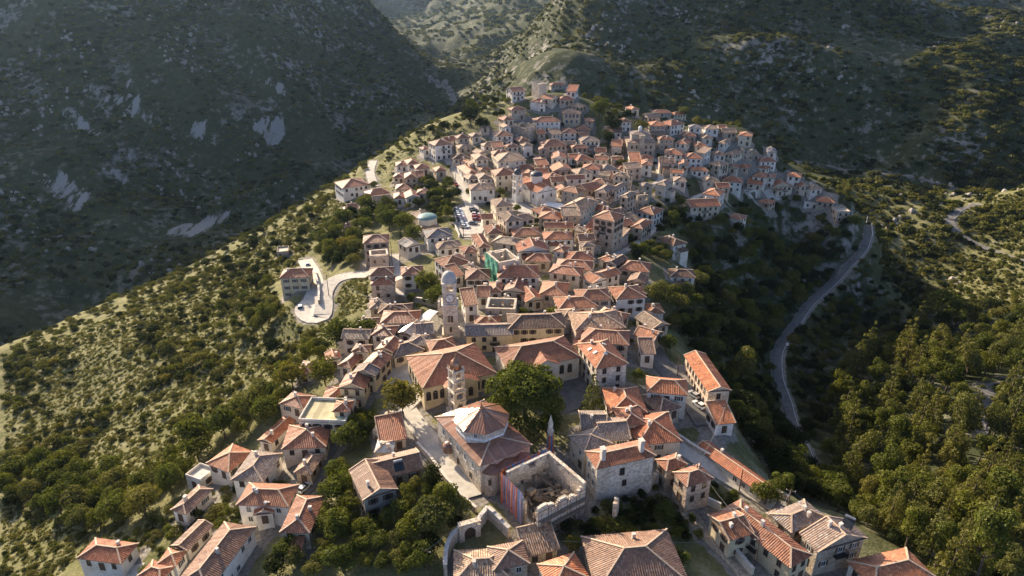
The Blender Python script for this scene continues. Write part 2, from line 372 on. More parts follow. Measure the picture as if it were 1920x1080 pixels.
for nm, mt, w, L, lines in road_geo:
    La = np.array([(p.x, p.y, p.z) for p in L])
    m = (MX > La[:, 0].min() - 25) & (MX < La[:, 0].max() + 25) & (MY > La[:, 1].min() - 25) & (MY < La[:, 1].max() + 25)
    ii = np.argwhere(m)
    if not len(ii): continue
    q = np.stack([MX[m], MY[m]], -1)
    d2 = ((q[:, None] - La[None, :, :2]) ** 2).sum(2); k = d2.argmin(1); d = np.sqrt(d2[np.arange(len(k)), k])
    inner = w / 2 + 2.2; t = np.clip((d - inner) / 7.0, 0, 1); t = t * t * (3 - 2 * t)
    HZ[m] = np.where(d < inner + 7, (La[k, 2] - 0.35) * (1 - t) + HZ[m] * t, HZ[m])
    RD[m] = np.minimum(RD[m], d - w / 2)
for nm, mt, poly, co in plaza_geo:
    m = inpoly(MX, MY, poly)
    from_ = np.array(poly).mean(0); big = [((p[0] - from_[0]) * 1.2 + from_[0], (p[1] - from_[1]) * 1.2 + from_[1]) for p in poly]
    mb = inpoly(MX, MY, big)
    HZ[mb] = np.minimum(HZ[mb], co[0] * MX[mb] + co[1] * MY[mb] + co[2] - 0.3); RD[mb] = np.minimum(RD[mb], 0)
lane_n = {}
ROADLAB = ['pale concrete lane passing between the octagonal-roofed church and its parapet', 'asphalt street in front of the long red-roofed guest house', 'narrow concrete lane beside the long retaining wall and red roof',
  'shaded asphalt road winding up the wooded valley slope', 'asphalt road curving round the sunlit scrubby spur', 'pale distant road crossing the shaded slope beyond the village', 'hairpin road below the yellow apartment house',
  'bright main street leading down to the car park', 'pale far road at the foot of the hazy gorge', 'asphalt lane between the lower houses and gardens', 'cobbled footpath beside the overgrown plots', 'grey lane below the stone domed church',
  'grey lane behind the five-storey tower house', 'short grey lane among the shaded houses', 'short lane by the arched gateway', 'shaded road bend among the tall forest trees', 'bright short road above the outlying big house', 'narrow lane beside the three-storey house']
for (nm, mt, w, L, lines), lab in zip(road_geo, ROADLAB):
    mb = MB(); ln = MB()
    for i in range(len(L) - 1):
        def side(j, off, dz):
            d = (L[min(j + 1, len(L) - 1)] - L[max(j - 1, 0)]); n = Vector((-d.y, d.x, 0)).normalized(); q = L[j] + n * off; return Vector((q.x, q.y, L[j].z + dz))
        a, b, c_, d_ = side(i, w / 2, 0), side(i, -w / 2, 0), side(i + 1, -w / 2, 0), side(i + 1, w / 2, 0)
        mb.face([b, c_, d_, a]); dn = Vector((0, 0, -1.2))
        mb.face([a, d_, d_ + dn, a + dn]); mb.face([b + dn, c_ + dn, c_, b])
        if lines:
            for s in (-1,):
                o = s * (w / 2 - 0.3)
                ln.face([side(i, o + 0.1, 0.012), side(i, o - 0.1, 0.012), side(i + 1, o - 0.1, 0.012), side(i + 1, o + 0.1, 0.012)])
    o = mb.build(nm, mt); tag(o, lab, 'road', kind='structure')
    if lines: ln.build('edge_line', PAINT, o)
for (nm, mt, poly, co), lab in zip(plaza_geo, ['bright concrete car park on the main street', 'shaded asphalt yard beside the big plane tree', 'pale paved square before the white church', 'grey paved forecourt beside the cream school', 'pale concrete yard beside the lowest red-roofed house', 'paved yard between the far orange-roofed houses', 'bare clearing inside the hairpin bend']):
    mb = MB(); top = [(x, y, co[0] * x + co[1] * y + co[2]) for x, y in poly]
    mb.face(top)
    for i in range(len(top)):
        a, b = top[i], top[(i + 1) % len(top)]; mb.face([a, b, (b[0], b[1], b[2] - 3), (a[0], a[1], a[2] - 3)])
    tag(mb.build(nm, mt), lab, 'paving', kind='structure')
# ------------------------------------------------------------------ houses
# c: three eave corners (left, near, right);  f: front eave (left, right) and depth in metres;  then eave height, roof form, roof colour, wall
HOUSES = '''
c 143 1047 227 1058 263 1019 4.5 h r w
c 316 959 348 965 400 917 4 h b w
c 325 1028 351 1033 400 985 3.5 gy b c
c 308 1058 330 1062 352 1031 3.5 h o w
c 257 1080 300 1092 316 1064 4 h r w
c 317 1108 389 1112 480 988 7 h b w
c 442 947 541 951 548 908 6 h o w
f 477 966 511 962 6 5 gy o w
c 527 991 581 1000 610 930 5 h r s
c 654 882 680 939 744 912 7 gx b g
f 702 902 795 879 8 4.5 gx b s
c 392 864 428 886 478 848 5 h o w
c 426 909 494 905 530 850 5 h g w
c 348 893 376 903 402 880 3 f f w
f 527 843 612 838 10 5 h r c
c 493 828 509 832 557 787 3.5 gy o w
c 552 884 584 890 609 851 4 h t s
f 560 789 648 793 10 6.5 f e w
c 523 757 567 767 605 745 5 h r c
f 600 758 672 757 9 5 h r w
f 622 772 657 772 5 8 p r c
c 633 728 683 731 704 706 6 gy r y
c 659 700 704 706 716 690 5.5 gy g y
c 680 681 714 692 736 668 5.5 gy r y
c 708 650 737 662 757 640 5.5 gy r y
c 635 687 657 691 696 657 4 h r w
c 658 659 690 661 708 650 4 h r c
f 554 700 584 701 7 3.5 h r w
f 613 677 640 672 5 4 gy o w
f 695 629 738 631 7 5 h r w
c 746 623 772 630 797 607 4 gy m c
f 780 629 814 626 8 4 gx g s
f 762 647 808 649 7 4 h g c
f 738 672 797 656 8 4 h g c
f 806 660 858 652 7 4 h o c
f 720 638 742 632 5 4 h r w
f 712 607 785 606 9 4.5 h r w
f 708 588 772 586 7 4 h d s
f 692 580 733 577 8 4 h t s
f 694 535 740 533 7 8 h r p
f 692 518 739 515 7 10 h r p
f 680 457 730 454 9 9.5 h r p
f 752 517 795 514 8 6 h r w
c 503 506 523 522 580 520 10 h r y
f 800 447 850 442 10 6 h k w
f 762 465 790 458 8 5 gy k w
f 782 410 812 405 8 4 h t s
f 820 468 868 463 8 4 h t w
f 642 354 694 346 12 6 h r w
f 692 368 733 362 8 4 h o w
f 700 378 735 374 6 4 gx t w
f 738 373 760 372 8 5 h r w
f 760 372 788 370 8 5 gy r w
f 741 356 772 355 8 3 h r c
f 780 363 800 363 6 5 h r w
f 636 400 660 398 7 3 h r c
f 652 392 672 390 6 3 gx r c
f 645 430 660 428 5 3 h r c
f 656 424 673 422 5 3 gx r c
f 736 333 758 333 7 4 h r c
f 758 335 784 334 9 6 h r p
f 780 332 796 331 8 5 gx r p
f 742 312 764 311 8 4 h r w
f 764 308 786 306 8 5 h r w
f 779 317 807 315 7 5 h r c
f 817 322 838 320 7 5 h r s
f 815 274 849 270 9 8.5 h r w
f 793 281 809 279 6 5 p r w
f 838 266 860 262 7 4 gx r w
f 858 260 881 258 6 7.5 p r s
f 860 279 886 277 7 6 h t s
f 848 299 884 297 8 5 h d c
f 873 306 887 303 6 4 gy o w
f 892 300 917 298 10 8 h t c
c 855 312 876 329 895 323 5 h o w
f 878 337 900 334 7 5 h t w
f 898 336 925 334 8 5.5 h t w
f 881 357 929 355 8 7 h t w
c 921 290 933 304 989 302 8 h t c
f 925 291 960 289 7 7 h r c
f 929 330 970 327 9 8.5 h r c
f 970 318 1005 316 7 4 h r c
f 985 330 1012 327 8 4 h o c
f 1005 326 1030 325 7 4 gx o c
f 1006 305 1028 304 8 5 h r p
f 1008 311 1030 309 5 5 s o p
f 1034 298 1064 298 9 6 gy r w
f 1066 297 1085 297 7 5 gx r w
f 1082 302 1114 299 9 5 h r p
f 1037 321 1075 319 8 5 gy o p
f 1090 317 1125 319 8 6 h r w
f 1083 327 1112 324 8 6 h t w
f 1025 337 1060 333 8 4 h r w
f 1034 341 1060 340 6 5 gx o w
c 1051 357 1083 363 1104 357 6.5 h o l
f 1100 358 1130 352 8 6 gx r s
c 1113 360 1137 363 1155 350 8 h g p
c 1145 355 1155 358 1175 347 6 gy t w
c 1149 329 1181 333 1194 329 9 h t c
c 1154 372 1177 372 1196 362 9.5 h t s
c 1051 388 1088 397 1124 378 9.5 h t c
f 1053 405 1088 405 6 8 s t s
f 1009 409 1051 412 9 6 h o c
f 1012 402 1045 396 7 5 h r c
f 1020 427 1076 427 6 4.5 gx r y
f 1020 450 1077 449 9 5 h o w
f 962 443 1016 440 9 5 h o s
f 921 454 969 461 8 6 h t c
c 882 440 897 465 920 462 6 h r c
c 905 424 914 439 944 435 5 h r c
f 903 411 925 410 6 4 gx o w
f 929 388 963 385 9 7 h t c
c 930 400 948 416 980 412 9 h t l
f 971 473 1029 470 9 6 gy r w
f 985 489 1032 492 8 4.5 h r s
c 1034 472 1057 474 1070 463 5.5 h o w
f 1065 490 1117 487 9 4.5 h r c
f 1040 503 1110 508 9 5 h r c
f 1028 511 1088 518 8 6.5 h r c
c 1097 518 1111 532 1140 524 5.5 gx o w
f 1159 505 1218 511 9 6 h r s
c 1137 490 1155 498 1178 485 6 gy d w
f 1256 519 1305 521 8 4.5 h d w
c 1230 447 1262 462 1277 450 6 h d w
c 1192 396 1226 404 1246 393 6 h r w
f 1170 425 1190 420 8 6 gx o c
c 1190 420 1205 430 1225 415 6 h r s
f 1128 397 1150 393 7 8 h r s
f 1134 248 1167 249 8 5 gx b w
f 1165 229 1185 228 7 6 h r w
f 1184 206 1200 205 8 5 h o c
f 1224 212 1260 212 9 5 h r s
f 1215 221 1240 219 7 5 gx t s
f 1219 236 1250 236 9 7.5 h o s
f 1224 253 1248 253 5 4 s t s
f 1258 236 1285 232 9 6.5 h r w
f 1264 216 1288 214 8 6 h r c
f 1291 240 1316 241 7 5.5 h k w
f 1323 242 1349 242 8 5 h t w
f 1348 241 1364 241 6 4 gx r w
f 1355 249 1382 249 7 5 gx t s
f 1384 254 1411 256 8 8 h o c
f 1280 255 1306 256 8 5 h r s
c 1265 268 1287 271 1300 262 6 h r w
f 1317 260 1338 260 8 5 h t w
f 1303 275 1328 275 8 5 h o c
c 1348 267 1360 270 1373 262 6.5 h t w
c 1355 288 1375 291 1395 285 6 h t c
f 1413 290 1425 290 6 4 h t s
f 1438 285 1458 286 8 4 gy k w
f 1245 289 1280 291 9 6 h o w
f 1284 297 1318 298 9 6.5 h r w
f 1182 305 1204 305 9 5 s o w
f 1202 309 1224 310 9 6.5 h o w
f 1236 305 1266 306 8 6.5 gx b p
c 1325 307 1350 312 1368 307 8.5 h t l
c 1379 313 1403 316 1411 310 6 h r p
f 1425 303 1457 303 7 6 h r w
c 1419 313 1437 317 1452 311 5 h r w
f 1410 331 1437 334 9 6 h o w
f 1435 333 1453 335 8 6 gy o w
f 1400 344 1430 347 7 4 s o c
f 1449 350 1488 350 9 6 gy r c
f 1475 330 1502 333 8 7 h o w
f 1501 350 1520 349 8 7 gy r c
f 1520 356 1543 354 8 5 h t w
f 1530 377 1566 381 8 5 h o s
f 1508 380 1535 383 6 3 f f w
f 1570 398 1594 398 7 6.5 f f p
c 1415 380 1443 383 1456 377 6 h o p
f 1456 358 1473 356 6 5 s t c
c 1318 362 1350 368 1361 358 6.5 h o w
f 1295 389 1352 386 9 7.5 gx r c
c 1367 405 1390 413 1402 405 6 h r w
f 1321 341 1350 341 7 5 h t w
f 1353 340 1393 343 8 6 h r w
f 1345 352 1370 351 6 5 gx r p
c 1228 345 1248 349 1264 341 8.5 h g c
f 1263 340 1288 341 7 5 h g w
f 960 172 985 170 8 6.5 gx r w
f 954 177 972 177 6 3 s r c
f 1033 160 1062 159 7 4 h r s
f 1061 171 1080 172 7 4 s r w
f 993 191 1010 192 8 5.5 h r w
f 1008 194 1024 194 7 5.5 gy r w
f 1012 184 1036 187 7 5 gx r c
f 1049 188 1078 187 7 5 h r p
f 1063 199 1088 202 7 4 h t s
f 1001 229 1052 228 9 7.5 h r w
f 944 226 965 224 8 5 h r c
f 1097 227 1114 227 7 6.5 p r s
f 1078 244 1108 245 9 6 h r s
f 1054 249 1082 249 9 8.5 h r w
f 930 256 963 254 9 7 h r w
f 973 266 995 264 8 5 h r s
f 1008 252 1024 251 7 6.5 gx o s
f 1018 275 1064 273 10 7 h r p
f 1089 266 1126 265 9 8 h g w
f 1149 268 1174 269 8 5 h o s
f 1115 297 1144 298 8 5 h d s
f 1128 320 1160 318 8 5 h g w
c 822 484 833 503 884 492 6 h o w
c 866 500 888 511 912 508 6 h t c
f 872 524 920 523 9 5.5 h r w
f 853 520 868 516 7 5 s o c
f 932 521 1012 520 11 6 h r w
f 943 546 984 549 9 5 gy r c
f 895 557 917 557 9 5 gx o w
f 916 548 942 548 8 5 h o c
f 870 574 897 571 8 7 s o w
f 1010 552 1062 556 11 5.5 h o p
f 985 567 1020 562 9 4 gy o c
f 1047 580 1122 575 9 5 h o w
f 1085 565 1148 562 9 6 h o c
f 1155 562 1213 558 10 7 h o w
c 1118 588 1168 602 1200 594 6 h o s
c 1190 596 1222 618 1240 598 4.5 gx t s
f 1078 620 1174 615 12 6 h t p
f 953 617 1061 614 10 6.5 h d y
f 872 631 963 628 8 6 gx g y
f 888 611 938 611 7 4 h o c
f 1052 602 1092 598 8 5 h t w
c 1081 645 1117 692 1179 682 9 h o l
f 1088 640 1180 648 9 5.5 h r p
f 1187 628 1226 640 7 5 gx o s
f 1203 664 1227 664 6 5 s b w
c 1188 703 1212 735 1291 742 4.5 h o w
f 1143 776 1215 774 12 4.5 h o w
c 1195 742 1237 777 1291 772 5 h b s
f 1342 797 1380 793 7 4 s o w
f 1090 806 1140 806 8 6 gx g c
c 1072 815 1095 850 1150 832 7 h g c
f 1128 828 1184 823 9 6 gx g c
f 1195 835 1280 828 12 6 h r c
f 1165 800 1215 795 8 6 h r c
f 1228 802 1262 800 8 5 gx r s
c 1230 868 1249 884 1290 871 7 h r s
c 1253 888 1288 914 1339 897 8 h r p
c 1327 965 1368 1014 1410 995 6 gy o y
c 1348 957 1482 1066 1552 1062 6 h r y
c 1440 965 1484 1000 1550 970 6 h g s
c 1487 1003 1533 1036 1627 1009 7 gx g s
c 1595 1050 1640 1110 1755 1082 6 h o w
c 887 1030 925 1070 994 1057 5 h b s
f 850 1092 958 1086 8 4 h t s
c 1000 1060 1035 1110 1108 1085 5 h o c
f 1118 1112 1295 1095 14 6 h b c
f 985 1046 1050 1030 6 3 s t s
f 705 849 733 849 5 4 p m s
f 712 832 764 822 8 3.5 s r c
f 519 475 541 473 6 3 f f s
c 1282 823 1425 925 1452 912 4 gx q w
'''
ROOF_W = {'e': 'yellow-stained', 'o': 'orange', 'r': 'red-brown', 'b': 'brown', 't': 'weathered tan', 'd': 'dark old', 'g': 'grey-brown', 'k': 'slate-grey', 'm': 'pale', 'f': 'pale', 'q': 'red'}
FORM_W = {'h': 'hipped', 'gx': 'gabled', 'gy': 'gabled', 's': 'lean-to', 'p': 'pyramid', 'f': 'flat'}
WALL_W = {'w': 'white', 'c': 'cream', 's': 'stone', 'p': 'pinkish', 'y': 'yellow', 'l': 'limestone', 'g': 'grey'}
def plane_pt(u, v, z): return Vector(Pz(u, v, z))
def rect(kind, n, h):
    if kind == 'c':
        zf = hit(n[2], n[3], h)[2]; L, F, R = (plane_pt(n[i], n[i + 1], zf) for i in (0, 2, 4)); a = F - L; b = R - F
    else:
        zf = hit((n[0] + n[2]) / 2, (n[1] + n[3]) / 2, h)[2]
        L, F = plane_pt(n[0], n[1], zf), plane_pt(n[2], n[3], zf); a = F - L; b = Vector((-a.y, a.x, 0)).normalized() * n[4] * (1.22 if L.y > 290 else 1.0)
    if a.length >= b.length or kind == 'f':
        ex = a.normalized(); ey = Vector((-ex.y, ex.x, 0)); lx = a.length; ly = abs(b.dot(ey)) if kind == 'c' else b.length
    else:
        ey = b.normalized(); ex = Vector((ey.y, -ey.x, 0)); ly = b.length; lx = abs(a.dot(ex))
    lx = min(max(lx, 4.5), 48); ly = min(max(ly, 4.5), 48)
    if kind == 'c':
        lx = min(lx, 4.2 * ly); ly = min(ly, 4.2 * lx)
        c = F - ex * (lx / 2) + ey * (ly / 2)
    else: c = (L + F) / 2 + ey * (ly / 2)
    return c, math.atan2(ex.y, ex.x), lx, ly, zf

_win = {}
def window_mesh(w, h, frame=None, arch=False):
    key = (w, h, frame.name if frame else '', arch)
    if key in _win: return _win[key]
    m = MB(); t = 0.11; d = 0.10   # local: x across, z up, y outwards
    m.face([(-w / 2, 0.03, 0), (w / 2, 0.03, 0), (w / 2, 0.03, h), (-w / 2, 0.03, h)], 1)
    m.box(-w / 2 - t, -w / 2, 0, d, -t, h + t); m.box(w / 2, w / 2 + t, 0, d, -t, h + t)
    m.box(-w / 2, w / 2, 0, d, h, h + t * 1.3); m.box(-w / 2 - 0.12, w / 2 + 0.12, 0, d + 0.08, -t * 1.4, -0.002)
    m.box(-0.035, 0.035, 0.03, 0.07, 0, h)
    if arch:
        pts = [(w / 2 * math.cos(a), 0.031, h + w / 2 * math.sin(a)) for a in np.linspace(0, math.pi, 9)]
        m.face(pts, 1)
        for i in range(8):
            a, b = pts[i], pts[i + 1]; m.bar((a[0] * 1.12, 0.07, h + (a[2] - h) * 1.12), (b[0] * 1.12, 0.07, h + (b[2] - h) * 1.12), 0.14, 0.14)
    me = m.mesh('window'); me.materials.append(frame or FRAMEM); me.materials.append(GLASSM); _win[key] = me
    return me
def shutter_mesh(h):
    if ('s', h) in _win: return _win[('s', h)]
    m = MB(); m.box(-0.25, 0.25, 0.02, 0.09, 0, h)
    for k in range(5): m.box(-0.2, 0.2, 0.09, 0.12, h * (k + 0.2) / 5, h * (k + 0.65) / 5)
    me = m.mesh('shutter'); me.materials.append(SHUTM); _win[('s', h)] = me; return me
def door_mesh():
    if 'd' in _win: return _win['d']
    m = MB(); m.box(-0.55, 0.55, 0.0, 0.06, 0, 2.1); m.box(-0.68, -0.55, 0, 0.12, 0, 2.25); m.box(0.55, 0.68, 0, 0.12, 0, 2.25); m.box(-0.55, 0.55, 0, 0.12, 2.1, 2.25)
    me = m.mesh('door'); me.materials.append(SHUTM); _win['d'] = me; return me
def balcony_mesh():
    if 'b' in _win: return _win['b']
    m = MB(); m.box(-1.5, 1.5, 0, 1.1, -0.15, 0)
    m.box(-1.5, 1.5, 1.05, 1.1, 0.9, 0.97); m.box(-1.5, -1.45, 0, 1.05, 0.9, 0.97); m.box(1.45, 1.5, 0, 1.05, 0.9, 0.97)
    for i in range(13): x = -1.47 + 2.94 * i / 12; m.box(x - 0.025, x + 0.025, 1.05, 1.09, 0, 0.9)
    for i in range(4):
        for x in (-1.475, 1.475): m.box(x - 0.025, x + 0.025, 0.2 + i * 0.25, 0.25 + i * 0.25, 0, 0.9)
    me = m.mesh('balcony'); me.materials.append(IRON); _win['b'] = me; return me
def chimney_mesh(hh):
    k = ('c', round(hh, 1))
    if k in _win: return _win[k]
    m = MB(); m.box(-0.42, 0.42, -0.32, 0.32, -1.2, hh); m.box(-0.5, 0.5, -0.4, 0.4, hh, hh + 0.12)
    for x in (-0.3, 0.3): m.box(x - 0.1, x + 0.1, -0.3, 0.3, hh + 0.12, hh + 0.42)
    m.box(-0.5, 0.5, -0.42, 0.42, hh + 0.42, hh + 0.5)
    me = m.mesh('chimney'); me.materials.append(CHIM); _win[k] = me; return me

def slope(m, A, B, Cc, D, pitch, amp, r):
    """corrugated roof plane: eave A-B, upper edge D-C (D above A)"""
    A, B, Cc, D = map(Vector, (A, B, Cc, D)); e = B - A; L = e.length
    if L < 0.3: return
    e.normalize(); nrm = e.cross(D - A if (D - A).length > (Cc - A).length * 0 else Cc - A)
    nrm = e.cross((D + Cc) / 2 - (A + B) / 2).normalized(); up = nrm.cross(e).normalized()
    if up.z < 0: up = -up
    if nrm.z < 0: nrm = -nrm
    ud, vd = (D - A).dot(e), (D - A).dot(up); uc, vc = (Cc - A).dot(e), (Cc - A).dot(up)
    n = max(2, int(round(L / pitch)) * 2); prev = None
    for i in range(n + 1):
        u = L * i / n
        vm = vd * u / ud if (ud > 1e-4 and u < ud) else (vc * (L - u) / (L - uc) if (L - uc > 1e-4 and u > uc) else vd)
        o = (amp if i % 2 else 0.0) + r.uniform(-0.012, 0.012)
        lo = A + e * u + nrm * o + up * r.uniform(-0.05, 0.02); hi = A + e * u + up * vm + nrm * o
        if prev: m.face([prev[0], lo, hi, prev[1]], 0, [(prev[2], 0), (u, 0), (u, vm), (prev[2], prev[3])])
        prev = (lo, hi, u, vm)
def roof_parts(form, lx, ly, z, pitch_deg, seed, fine):
    """roof body and ridge caps in local coordinates (origin centre of plan)"""
    r = random.Random(seed); m = MB(); cap = MB(); X, Y = lx / 2, ly / 2; t = 0.16
    tp = math.tan(math.radians(pitch_deg)); P_ = 0.46 if fine else 0.85; amp = 0.075 if fine else 0.07
    if form == 'f':
        m.box(-X, X, -Y, Y, z - 0.3, z)
        for a in ((-X, X, -Y, -Y + 0.25), (-X, X, Y - 0.25, Y), (-X, -X + 0.25, -Y + 0.25, Y - 0.25), (X - 0.25, X, -Y + 0.25, Y - 0.25)): cap.box(*a, z, z + 0.7)
        return m, cap, 0.0
    m.box(-X, X, -Y, Y, z - t, z - 0.004, 1)
    A, B, Cc, D = (-X, -Y, z), (X, -Y, z), (X, Y, z), (-X, Y, z)
    def rc(a, b, w=0.34): cap.bar((a[0], a[1], a[2] + amp + 0.02), (b[0], b[1], b[2] + amp + 0.02), w, 0.16)
    if form in ('h', 'p'):
        if form == 'p' or abs(lx - ly) < 1.2: hh = min(X, Y) * tp; E1 = E2 = (0, 0, z + hh); ax = 0
        elif lx > ly: hh = Y * tp; k = X - Y * r.uniform(0.8, 1.0); E1, E2 = (-k, 0, z + hh), (k, 0, z + hh); ax = 1
        else: hh = X * tp; k = Y - X * r.uniform(0.8, 1.0); E1, E2 = (0, -k, z + hh), (0, k, z + hh); ax = 2
        if ax in (0, 1):
            slope(m, A, B, E2, E1, P_, amp, r); slope(m, Cc, D, E1, E2, P_, amp, r); slope(m, B, Cc, E2, E2, P_, amp, r); slope(m, D, A, E1, E1, P_, amp, r)
            prs = ((A, E1), (B, E2), (Cc, E2), (D, E1))
        else:
            slope(m, A, B, E1, E1, P_, amp, r); slope(m, Cc, D, E2, E2, P_, amp, r); slope(m, B, Cc, E2, E1, P_, amp, r); slope(m, D, A, E1, E2, P_, amp, r)
            prs = ((A, E1), (B, E1), (Cc, E2), (D, E2))
        for a, b in prs: rc(a, b)
        if ax: rc(E1, E2)
    elif form in ('gx', 'gy'):
        if form == 'gx':
            hh = Y * tp; E1, E2 = (-X, 0, z + hh), (X, 0, z + hh)
            slope(m, A, B, E2, E1, P_, amp, r); slope(m, Cc, D, E1, E2, P_, amp, r); ends = ((A, D, E1), (B, Cc, E2))
        else:
            hh = X * tp; E1, E2 = (0, -Y, z + hh), (0, Y, z + hh)
            slope(m, B, Cc, E2, E1, P_, amp, r); slope(m, D, A, E1, E2, P_, amp, r); ends = ((A, B, E1), (D, Cc, E2))
        rc(E1, E2)
        for a, b, e in ends:
            rc(a, e, 0.24); rc(b, e, 0.24)
    else:
        hh = ly * tp * 0.8; E1, E2 = (-X, Y, z + hh), (X, Y, z + hh)
        slope(m, A, B, E2, E1, P_, amp, r); rc(E1, E2, 0.24); rc(A, E1, 0.22); rc(B, E2, 0.22)
    return m, cap, hh

house_list = []; FOOT = []
def add_house(kind, n, h, form, rc_, wc, idx, name='house', nowin=False, pitch=None, geo=None):
    c, yaw, lx, ly, ze = geo or rect(kind, n, h)
    r = random.Random(idx * 13 + 5)
    d = math.hypot(c.x, c.y)
    ca, sa = math.cos(yaw), math.sin(yaw)
    def W(x, y): return c.x + x * ca - y * sa, c.y + x * sa + y * ca
    corners = [W(sx * lx / 2, sy * ly / 2) for sx, sy in ((-1, -1), (1, -1), (1, 1), (-1, 1))]
    gz = [h1(*p) for p in corners]; zb = min(gz + [ze - h]) - 1.0
    base = ze - h
    root = empty(name, (c.x, c.y, base), yaw)
    ze_l = ze - base; zb_l = zb - base
    ov = 0.42 if form != 'f' else 0.0
    X, Y = lx / 2 - ov, ly / 2 - ov
    fine = d < 330
    pd = pitch or r.uniform(20.5, 25)
    rm, cap, hh = roof_parts(form, lx, ly, ze_l, pd, idx, fine)
    w = MB(); w.box(-X, X, -Y, Y, zb_l, ze_l - 0.165 if form != 'f' else ze_l - 0.302)
    tp = math.tan(math.radians(pd))
    if form == 'gx':
        for s in (-1, 1): w.face([(s * (X - 0.0), -Y, ze_l), (s * X, Y, ze_l), (s * X, 0, ze_l + hh - 0.4 * tp)])
    elif form == 'gy':
        for s in (-1, 1): w.face([(-X, s * Y, ze_l), (X, s * Y, ze_l), (0, s * Y, ze_l + hh - 0.4 * tp)])
    elif form == 's':
        kz = (Y * 2) * tp * 0.8
        w.face([(-X, Y, ze_l), (X, Y, ze_l), (X, Y, ze_l + kz), (-X, Y, ze_l + kz)])
        for s in (-1, 1): w.face([(s * X, -Y, ze_l), (s * X, Y, ze_l), (s * X, Y, ze_l + kz)])
    w.build('wall', WALLM[wc], root)
    ro = rm.build('roof', [ROOFM[rc_], SOFM], root)
    if cap.f: cap.build('ridge_cap' if form != 'f' else 'parapet', CAPM if form != 'f' else WALLM[wc], ro)
    if form != 'f' and not nowin:
        nch = 0 if form == 's' else r.choice((0, 1, 1, 2)) if d < 330 else r.choice((0, 0, 1))
        for k in range(nch):
            px, py = r.uniform(-X * 0.6, X * 0.6), r.uniform(-Y * 0.6, Y * 0.6)
            zr = ze_l + tp * max(0.0, min(X - abs(px), Y - abs(py)) if form in 'hp' else (Y - abs(py) if form == 'gx' else X - abs(px)))
            link('chimney', chimney_mesh(r.choice((1.0, 1.3))), root, loc=(px, py, zr), rot=(0, 0, r.choice((0, math.pi / 2))), scale=(0.78, 0.78, 0.85))
    if not nowin:
        fr = FRAMEW if r.random() < 0.3 else FRAMEM; ww = r.choice((0.85, 0.95, 1.05)); wh = r.choice((1.25, 1.4)); shut = r.random() < 0.45
        gable = form in ('gx', 'gy'); doored = False
        for (nx, ny, half, dist) in ((0, -1, X, Y), (1, 0, Y, X), (0, 1, X, Y), (-1, 0, Y, X)):
            wnx, wny = nx * ca - ny * sa, nx * sa + ny * ca
            mx, my = W(nx * dist, ny * dist)
            if wnx * -mx + wny * -my < 0.12 * math.hypot(mx, my): continue      # faces away from the view
            ang = math.atan2(-nx, ny)
            rows = max(1, int((h + 0.4) // 2.9)); cols = max(1, int(2 * half / r.uniform(2.5, 3.1)))
            for rw in range(rows):
                zt = ze_l - 2.05 - rw * 2.85
                balc = rw == 0 and rows > 1 and cols >= 3 and r.random() < 0.3
                for cl in range(cols):
                    t_ = (cl + 0.5) / cols * 2 - 1; t_ *= half * 0.92
                    lxp, lyp = (t_, ny * dist) if ny else (nx * dist, t_)
                    gx_, gy_ = W(lxp + nx * 0.6, lyp + ny * 0.6)
                    if zt + base < h1(gx_, gy_) + 0.4: continue
                    mid = cl == cols // 2
                    if rw == rows - 1 and mid and not doored and rows > 0:
                        zd = max(h1(gx_, gy_) - base, zt - 1.1)
                        if zd + 2.3 < ze_l - 0.2:
                            link('door', door_mesh(), root, loc=(lxp, lyp, zd), rot=(0, 0, ang)); doored = True; continue
                    if r.random() < 0.12: continue
                    wo = link('window', window_mesh(ww, wh, fr), root, loc=(lxp, lyp, zt), rot=(0, 0, ang))
                    if shut and d < 300:
                        for s in (-1, 1): link('shutter', shutter_mesh(wh), wo, loc=(s * (ww / 2 + 0.38), 0, 0))
                    if balc and mid: link('balcony', balcony_mesh(), root, loc=(lxp, lyp, zt - 0.75), rot=(0, 0, ang))
    if not nowin and form in ('h', 'gx', 'gy') and d < 420 and r.random() < 0.34 and h > 4.2:
        s = r.choice((-1, 1)); ax_ = r.random() < 0.5; dp = r.uniform(2.0, 3.2); ln = (Y if ax_ else X) * r.uniform(0.7, 1.3); hz = h * r.uniform(0.42, 0.6); w0 = X if ax_ else Y
        f_ = (lambda a, b, z: (s * a, b, z)) if ax_ else (lambda a, b, z: (b, s * a, z)); t0 = r.uniform(-0.3, 0.3) * ln
        an = MB(); q = [f_(w0 - 0.1, t0 - ln / 2, 0), f_(w0 + dp, t0 - ln / 2, 0), f_(w0 + dp, t0 + ln / 2, 0), f_(w0 - 0.1, t0 + ln / 2, 0)]
        for k in range(4):
            a, b = q[k], q[(k + 1) % 4]; za = hz + (0.8 if k in (0, 3) else 0); zb2 = hz + (0.8 if k in (2, 3) else 0)
            an.face([(a[0], a[1], zb_l), (b[0], b[1], zb_l), (b[0], b[1], zb2), (a[0], a[1], za)])
        ao = an.build('annex', WALLM[wc], root); ar = MB()
        slope(ar, f_(w0 + dp + 0.3, t0 - ln / 2 - 0.25, hz - 0.02), f_(w0 + dp + 0.3, t0 + ln / 2 + 0.25, hz - 0.02), f_(w0, t0 + ln / 2 + 0.25, hz + 0.95), f_(w0, t0 - ln / 2 - 0.25, hz + 0.95), 0.5, 0.06, r)
        ar.build('annex_roof', ROOFM[rc_], ao)
    FOOT.append((c.x, c.y, yaw, lx / 2, ly / 2))
    u, v, _ = pix(c.x, c.y, ze)
    house_list.append(dict(o=root, u=u, v=v, wall=wc, roof=rc_, form=form, st=max(1, int((h + 0.4) // 2.9)), fixed=None, tp=tp, rec=(c, yaw, lx, ly, ze, base, corners)))
